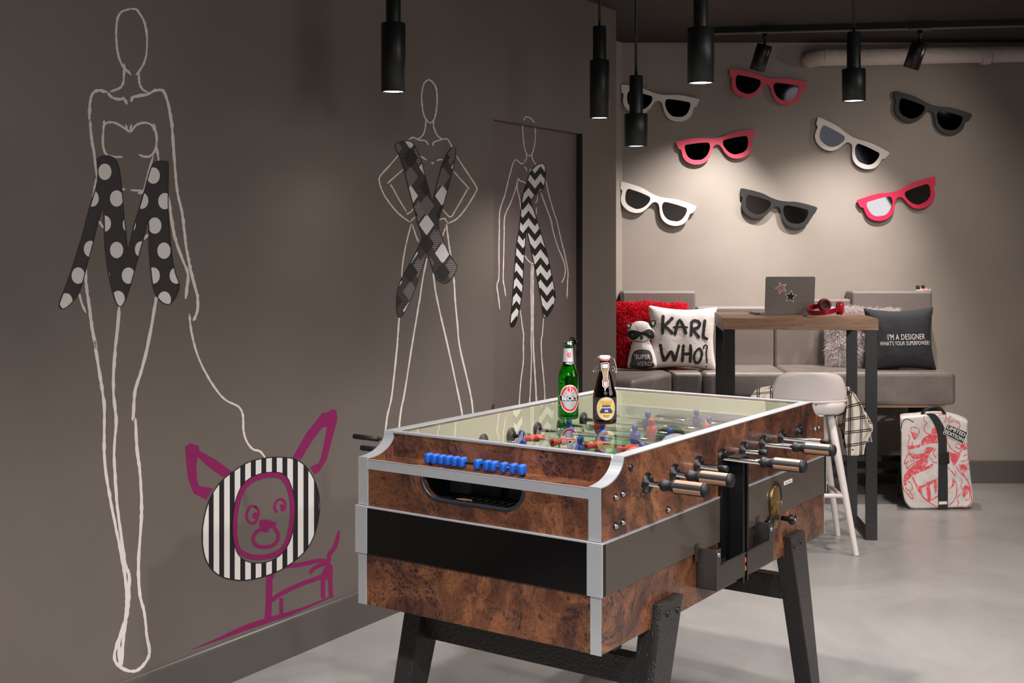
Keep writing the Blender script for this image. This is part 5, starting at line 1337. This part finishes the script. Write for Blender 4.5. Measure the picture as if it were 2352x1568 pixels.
# =============== BEER BOTTLES ===============
def on_cyl(R, z0, a0, off=.0005):
    def f(x, y):
        r = (R(z0+y) if callable(R) else R)+off; a = x/r+a0
        return (r*math.sin(a), -r*math.cos(a), z0+y)
    return f
def ell(rx, ry, n=40, cx=0, cy=0): return [(cx+rx*math.cos(2*PI*k/n), cy+ry*math.sin(2*PI*k/n)) for k in range(n)]
def fillc(mb, loops, fn, mi, step=.003):
    tt = tri_poly(loops); xs = [p[0] for t in tt for p in t]; ys = [p[1] for t in tt for p in t]
    n = max(1, int((max(xs)-min(xs))/step)); x0 = min(xs); dx = (max(xs)-x0)/n
    paint(mb, tt, [[(x0+k*dx, min(ys)-1), (x0+(k+1)*dx, min(ys)-1), (x0+(k+1)*dx, max(ys)+1), (x0+k*dx, max(ys)+1)] for k in range(n)], fn, mi)
def paint_ok(mb, tris, shapes, fn, mi): paint(mb, tris, shapes, fn, mi)
_area = area2
def paint(mb, tris, shapes, fn, mi, eps=1e-11):
    for s_ in shapes:
        for t in tris:
            c = clip(t, s_)
            if len(c) >= 3 and abs(area2(c)) > eps: mb.add([fn(*q) for q in c], [tuple(range(len(c)))], mi)
silver = mat('silver_paper_label', (206, 206, 210), .32, .5); lred = mat('red_label_ink', (206, 36, 48), .45); lblk = mat('black_label_ink', (18, 20, 20), .4)
def prof_r(prof):
    def R(z):
        for (r0, z0), (r1, z1) in zip(prof, prof[1:]):
            if z0 <= z <= z1 and z1 > z0: return r0+(r1-r0)*(z-z0)/(z1-z0)
        return prof[-1][0]
    return R
# green bottle
gp_ = at(1305, 959, 3.55); gbz = RIM-.0007
g1 = thing('beer_bottle', 'green glass beer bottle with oval silver and red label, on the glass table top', 'bottle', (gp_.x, gp_.y, gbz))
out_ = [(.020,.0006),(.0275,.0006),(.0300,.004),(.0305,.010),(.0305,.118),(.0298,.128),(.0265,.140),(.0205,.152),(.0165,.162),(.0148,.175),(.0138,.195),(.0132,.210),(.0145,.212),(.0148,.218),(.0130,.221),(.0128,.2255)]
inn_ = [(.0100,.2255),(.0100,.21),(.0112,.195),(.0122,.175),(.0140,.162),(.018,.152),(.024,.140),(.0272,.128),(.0280,.118),(.0280,.010),(.0270,.007),(.0005,.006)]
MB().lathe([(.0005, .003)]+out_+inn_, n=48, caps=False).build('glass_body', M['greenglass'], g1)
MB().lathe([(.0005,.0065),(.0268,.0075),(.0277,.0105),(.0277,.118),(.0268,.128),(.0236,.140),(.0176,.152),(.0137,.162),(.0121,.172),(.0005,.172)], n=40, caps=False).build('beer', M['beer'], g1)
cp = MB(); nn = 42
for (r, z) in ((.0153, .2175), (.0150, .221), (.0142, .225), (.0125, .2275), (.0005, .228)):
    for k in range(nn):
        rr = r*(1+(.035 if k % 2 else -.02)*(1 if z < .224 else 0)); cp.v.append((rr*math.cos(2*PI*k/nn), rr*math.sin(2*PI*k/nn), z))
for i in range(4):
    for k in range(nn): cp.f.append((i*nn+k, i*nn+(k+1) % nn, (i+1)*nn+(k+1) % nn, (i+1)*nn+k)); cp.m.append(0); cp.sm.append(True)
cp.build('crown_cap', M['steel'], g1)
A0 = .12
R_ = .0305; zc = .062; L1 = MB()
cf = lambda off: on_cyl(R_, zc, A0, off)
fillc(L1, [ell(.0318, .0405)], cf(.0003), 0); fillc(L1, [ell(.0300, .0385)], cf(.0004), 1)
fillc(L1, [ell(.0288, .0372), ell(.0228, .0312)], cf(.0005), 2); fillc(L1, [ell(.0228, .0312)], cf(.0006), 1)
fillc(L1, [[(-.0345,-.0082),(.0345,-.0082),(.0345,.0092),(-.0345,.0092)]], cf(.0008), 0); fillc(L1, [[(-.0336,-.0073),(.0336,-.0073),(.0336,.0083),(-.0336,.0083)]], cf(.0009), 3)
fillc(L1, [[(-.0085,.036),(.0085,.036),(.0085,.022),(0,.0145),(-.0085,.022)]], cf(.0009), 0)
fillc(L1, [[(-.0075,.035),(.0075,.035),(.0075,.0225),(0,.0158),(-.0075,.0225)]], cf(.0010), 2)
f_k = cf(.0013)
strokes(L1, [[(-.003,.0305),(.003,.031),(.002,.026),(.0015,.021),(-.001,.019),(-.003,.021)], [(-.001,.0255),(.003,.0255)], [(.0,.0335),(.0015,.0345)]], .0017, f_k, 0, k=4, jit=0, taper=0)
text_mb(L1, "BECK'S", .0165, lambda x, y: on_cyl(R_, zc, A0, .0013)(x, y+.0004), 0, sx=1.0, bold=.0005, subdiv=1)
L1.build('oval_label', [M['white'], silver, lred, lblk], g1, fix=False)
L2 = MB(); Rn = prof_r(out_[8:]); nf = on_cyl(lambda z: Rn(z), 0, A0, .0004)
L2.grid(40, 8, lambda a, b_: (lambda z: ((Rn(z)+.0004)*math.cos(2*PI*a), (Rn(z)+.0004)*math.sin(2*PI*a), z))(.1635+b_*.044), 1, closeu=True)
L2.grid(40, 4, lambda a, b_: (lambda z: ((Rn(z)+.0006)*math.cos(2*PI*a), (Rn(z)+.0006)*math.sin(2*PI*a), z))(.1545+b_*.0135), 3, closeu=True)
text_mb(L2, "BECK'S", .0092, lambda x, y: nf(x, .1620+y) if False else on_cyl(Rn, .1622, A0+.2, .0016)(x, y), 0, sx=.95, bold=.0003, subdiv=2)
fillc(L2, [[(-.0052,.0065),(.0052,.0065),(.0052,-.004),(0,-.0085),(-.0052,-.004)]], on_cyl(Rn, .188, A0, .0008), 2)
strokes(L2, [[(-.002,.003),(.002,.0035),(.001,-.003),(-.002,-.004)]], .0013, on_cyl(Rn, .188, A0, .0010), 0, k=4, jit=0, taper=0)
L2.build('neck_label', [M['white'], silver, lred, lblk], g1, fix=False)
# brown swing-top bottle
bpz = at(1389, 972, 3.455)
g2 = thing('swing_top_bottle', 'brown swing-top beer bottle with round gold label, right of the green bottle', 'bottle', (bpz.x, bpz.y, gbz))
ob = [(.022,.0006),(.0300,.0006),(.0330,.004),(.0338,.010),(.0338,.078),(.0325,.088),(.0290,.098),(.0262,.108),(.0240,.120),(.0205,.134),(.0160,.148),(.0138,.158),(.0132,.172),(.0148,.175),(.0148,.181),(.0125,.182)]
ib = [(.0095,.182),(.0100,.165),(.0112,.152),(.0170,.136),(.021,.120),(.0234,.108),(.0264,.097),(.0300,.087),(.0312,.078),(.0312,.010),(.0300,.007),(.0005,.006)]
MB().lathe([(.0005, .003)]+ob+ib, n=48, caps=False).build('glass_body', M['brownglass'], g2)
MB().lathe([(.0005,.0065),(.0297,.0075),(.0309,.0105),(.0309,.078),(.0297,.087),(.0261,.097),(.0231,.108),(.0207,.120),(.0168,.135),(.0005,.135)], n=40, caps=False).build('beer', mat('dark_beer', (40, 14, 8), .1), g2)
MB().lathe([(.0005,.1818),(.0125,.1820),(.0148,.1838),(.0158,.1870),(.0158,.1920),(.0148,.1935),(.0005,.1938)], n=36, caps=False).build('stopper', mat('white_porcelain', (222, 210, 208), .3), g2)
MB().lathe([(.0128,.1790),(.0150,.1795),(.0150,.1818),(.0128,.1822)], n=36, caps=False).build('gasket', mat('red_rubber_gasket', (190, 60, 50), .5), g2)
wr = MB()
for sx in (-1, 1):
    wr.tube(smooth_path([(sx*.0162,0,.189),(sx*.024,0,.186),(sx*.030,-.002,.172),(sx*.0335,-.004,.152),(sx*.0310,-.006,.146),(sx*.026,-.006,.149),(sx*.020,-.004,.152),(sx*.0145,0,.152)], 5), .0011, 8)
    wr.tube(smooth_path([(sx*.014,0,.158),(sx*.022,-.003,.163),(sx*.028,-.003,.156),(sx*.030,-.004,.146)], 5), .0011, 8)
wr.tube([(.0145*math.cos(k*PI/12), .0145*math.sin(k*PI/12), .152) for k in range(24)], .0012, 8, closed=True)
wr.build('wire_bail', M['chrome'], g2)
dkl = mat('dark_brown_label', (44, 32, 26), .5); gold_l = mat('gold_label_ink', (202, 166, 84), .4); navy = mat('navy_label_ink', (38, 44, 92), .45); tan = mat('bronze_label', (122, 98, 72), .45)
L3 = MB(); Rb = .0338; A1 = .06
L3.grid(60, 4, lambda a, b_: ((Rb+.0003)*math.cos(2*PI*a), (Rb+.0003)*math.sin(2*PI*a), .014+b_*.063), 0, closeu=True)
zc = .046; cf = lambda off: on_cyl(Rb, zc, A1, off)
fillc(L3, [ell(.0295, .0325)], cf(.0005), 1); fillc(L3, [ell(.0283, .0313)], cf(.0006), 3); fillc(L3, [ell(.0270, .0300)], cf(.0007), 1); fillc(L3, [ell(.0258, .0288)], cf(.0008), 2)
fillc(L3, [[(-.0175,-.004),(-.0150,-.004),(-.012,.0085+.001),(.012,.0085+.001),(.0150,-.004),(.0175,-.004),(.019,-.013),(-.019,-.013)]], cf(.0010), 3)
for a_ in (-.95, -.6, -.3, 0, .3, .6, .95):
    strokes(L3, [[(a_*.009, .008), (a_*.014, .017), (a_*.019, .0225)]], .0012, cf(.0011), 4, k=3, jit=.2, taper=0)
strokes(L3, [[(-.010,-.018),(0,-.0195),(.010,-.018)], [(-.008,-.022),(0,-.0235),(.008,-.022)]], .0016, cf(.0011), 4, k=3, jit=.3, taper=0)
text_mb(L3, 'Schumacher', .0072, lambda x, y: cf(.0014)(x, y+.0035), 1, sx=.88, bold=.0001, subdiv=1)
text_mb(L3, 'Alt', .0085, lambda x, y: cf(.0014)(x, y-.0065), 1, bold=.0002, subdiv=1)
for sgn in (-1, 1):
    for k in range(7):
        fillc(L3, [[(sgn*.034-.0022, -.022+k*.007), (sgn*.034+.0022, -.022+k*.007), (sgn*.034+.0015, -.0205+k*.007), (sgn*.034-.0022, -.0205+k*.007)]], cf(.0008), 5)
L3.build('body_label', [dkl, M['white'], gold_l, navy, mat('brown_label_ink', (92, 68, 36), .5), tan], g2, fix=False)
L4 = MB(); Rn2 = prof_r(ob[4:])
def nk(x, y, off=.0006): return on_cyl(Rn2, 0, A1, off)(x, y)
def nkf(off): return lambda x, y: (lambda r: (x, -math.sqrt(max(0, (r+off)**2-x*x)) if abs(x) < r else -off, y))(max(Rn2(y), abs(x)+.001))
outl = [(-.0118,.1725),(-.0085,.1755),(.0085,.1755),(.0118,.1725),(.0118,.158),(.0088,.150),(.0068,.142),(.0062,.130),(.0090,.124),(.0085,.110),(.0045,.105),(0,.1015),(-.0045,.105),(-.0085,.110),(-.0090,.124),(-.0062,.130),(-.0068,.142),(-.0088,.150),(-.0118,.158)]
def shr(P, k, cy=.14): return [(x*k, cy+(y-cy)*(1-(1-k)*.35)) for x, y in P]
for kk, off, mi in ((1, .0010, 1), (.84, .0013, 0), (.72, .0016, 5)):
    tt_ = tri_poly(shr(outl, kk)); 
    paint(L4, tt_, [[(x_, z_), (x_+.0025, z_), (x_+.0025, z_+.004), (x_, z_+.004)] for z_ in [.100+.004*q for q in range(20)] for x_ in [-.0125+.0025*q for q in range(10)]], nkf(off), mi)
paint(L4, tri_poly([(-.0078,.170),(.0078,.170),(.0078,.160),(-.0078,.160)]), [[(x_,.1),(x_+.0025,.1),(x_+.0025,.2),(x_,.2)] for x_ in [-.01+.0025*q for q in range(8)]], nkf(.0020), 1)
text_mb(L4, 'Schumacher', .0034, lambda x, y: nkf(.0026)(x, y+.165), 3, sx=.78, subdiv=1)
paint(L4, tri_poly([(-.0045,.120),(.0045,.120),(.0045,.112),(0,.1075),(-.0045,.112)]), [[(-1,.1),(1,.1),(1,.2),(-1,.2)]], nkf(.0020), 1)
strokes(L4, [[(-.0025,.118),(.002,.115),(-.001,.112)], [(.0025,.1185),(-.002,.114)]], .0012, nkf(.0025), 6, k=3, jit=.2, taper=0)
L4.build('neck_label', [dkl, M['white'], gold_l, navy, dkl, tan, lred], g2, fix=False)

# ---- give every loose piece of these parts an object of its own ----
def split_loose(o):
    me = o.data; par = list(range(len(me.vertices)))
    def find(a):
        while par[a] != a: par[a] = par[par[a]]; a = par[a]
        return a
    for e_ in me.edges:
        a, b_ = find(e_.vertices[0]), find(e_.vertices[1])
        if a != b_: par[a] = b_
    roots = {}
    for p_ in me.polygons: roots.setdefault(find(p_.vertices[0]), []).append(p_.index)
    # merge islands whose bounding boxes touch
    boxes = []
    for r_, ps in roots.items():
        vs_ = [me.vertices[i].co for q in ps for i in me.polygons[q].vertices]
        boxes.append([[min(v[k] for v in vs_)-.001 for k in range(3)], [max(v[k] for v in vs_)+.001 for k in range(3)], ps])
    ch = True
    while ch:
        ch = False
        for i in range(len(boxes)):
            for j in range(i+1, len(boxes)):
                A_, B_ = boxes[i], boxes[j]
                if all(A_[0][k] <= B_[1][k] and B_[0][k] <= A_[1][k] for k in range(3)):
                    boxes[i] = [[min(A_[0][k], B_[0][k]) for k in range(3)], [max(A_[1][k], B_[1][k]) for k in range(3)], A_[2]+B_[2]]; boxes.pop(j); ch = True; break
            if ch: break
    if len(boxes) < 2: return
    kids = list(o.children)
    for bi, (_, _, ps) in enumerate(boxes):
        idx = {}; vv = []; ff = []; mi = []; sm = []
        for q in ps:
            p_ = me.polygons[q]; f = []
            for i in p_.vertices:
                if i not in idx: idx[i] = len(vv); vv.append(tuple(me.vertices[i].co))
                f.append(idx[i])
            ff.append(f); mi.append(p_.material_index); sm.append(p_.use_smooth)
        m2 = bpy.data.meshes.new(o.name); m2.from_pydata(vv, [], ff)
        for m_ in me.materials: m2.materials.append(m_)
        m2.polygons.foreach_set('material_index', mi); m2.polygons.foreach_set('use_smooth', sm); m2.update()
        if bi == 0: first = m2
        else:
            c = o.copy(); c.data = m2; C.objects.link(c)
            if o.parent: c.parent = o.parent
    o.data = first
SPLIT = ('band_end_panel', 'band_side_panel', 'clamp_wrap', 'zip', 'end_cap', 'screw', 'orange_roller', 'underside_block', 'wall_mount', 'inner_side_lining', 'goal_plate', 'eyes', 'joint')
for o in [q for q in C.objects if q.type == 'MESH' and q.name.split('.')[0] in SPLIT]: split_loose(o)
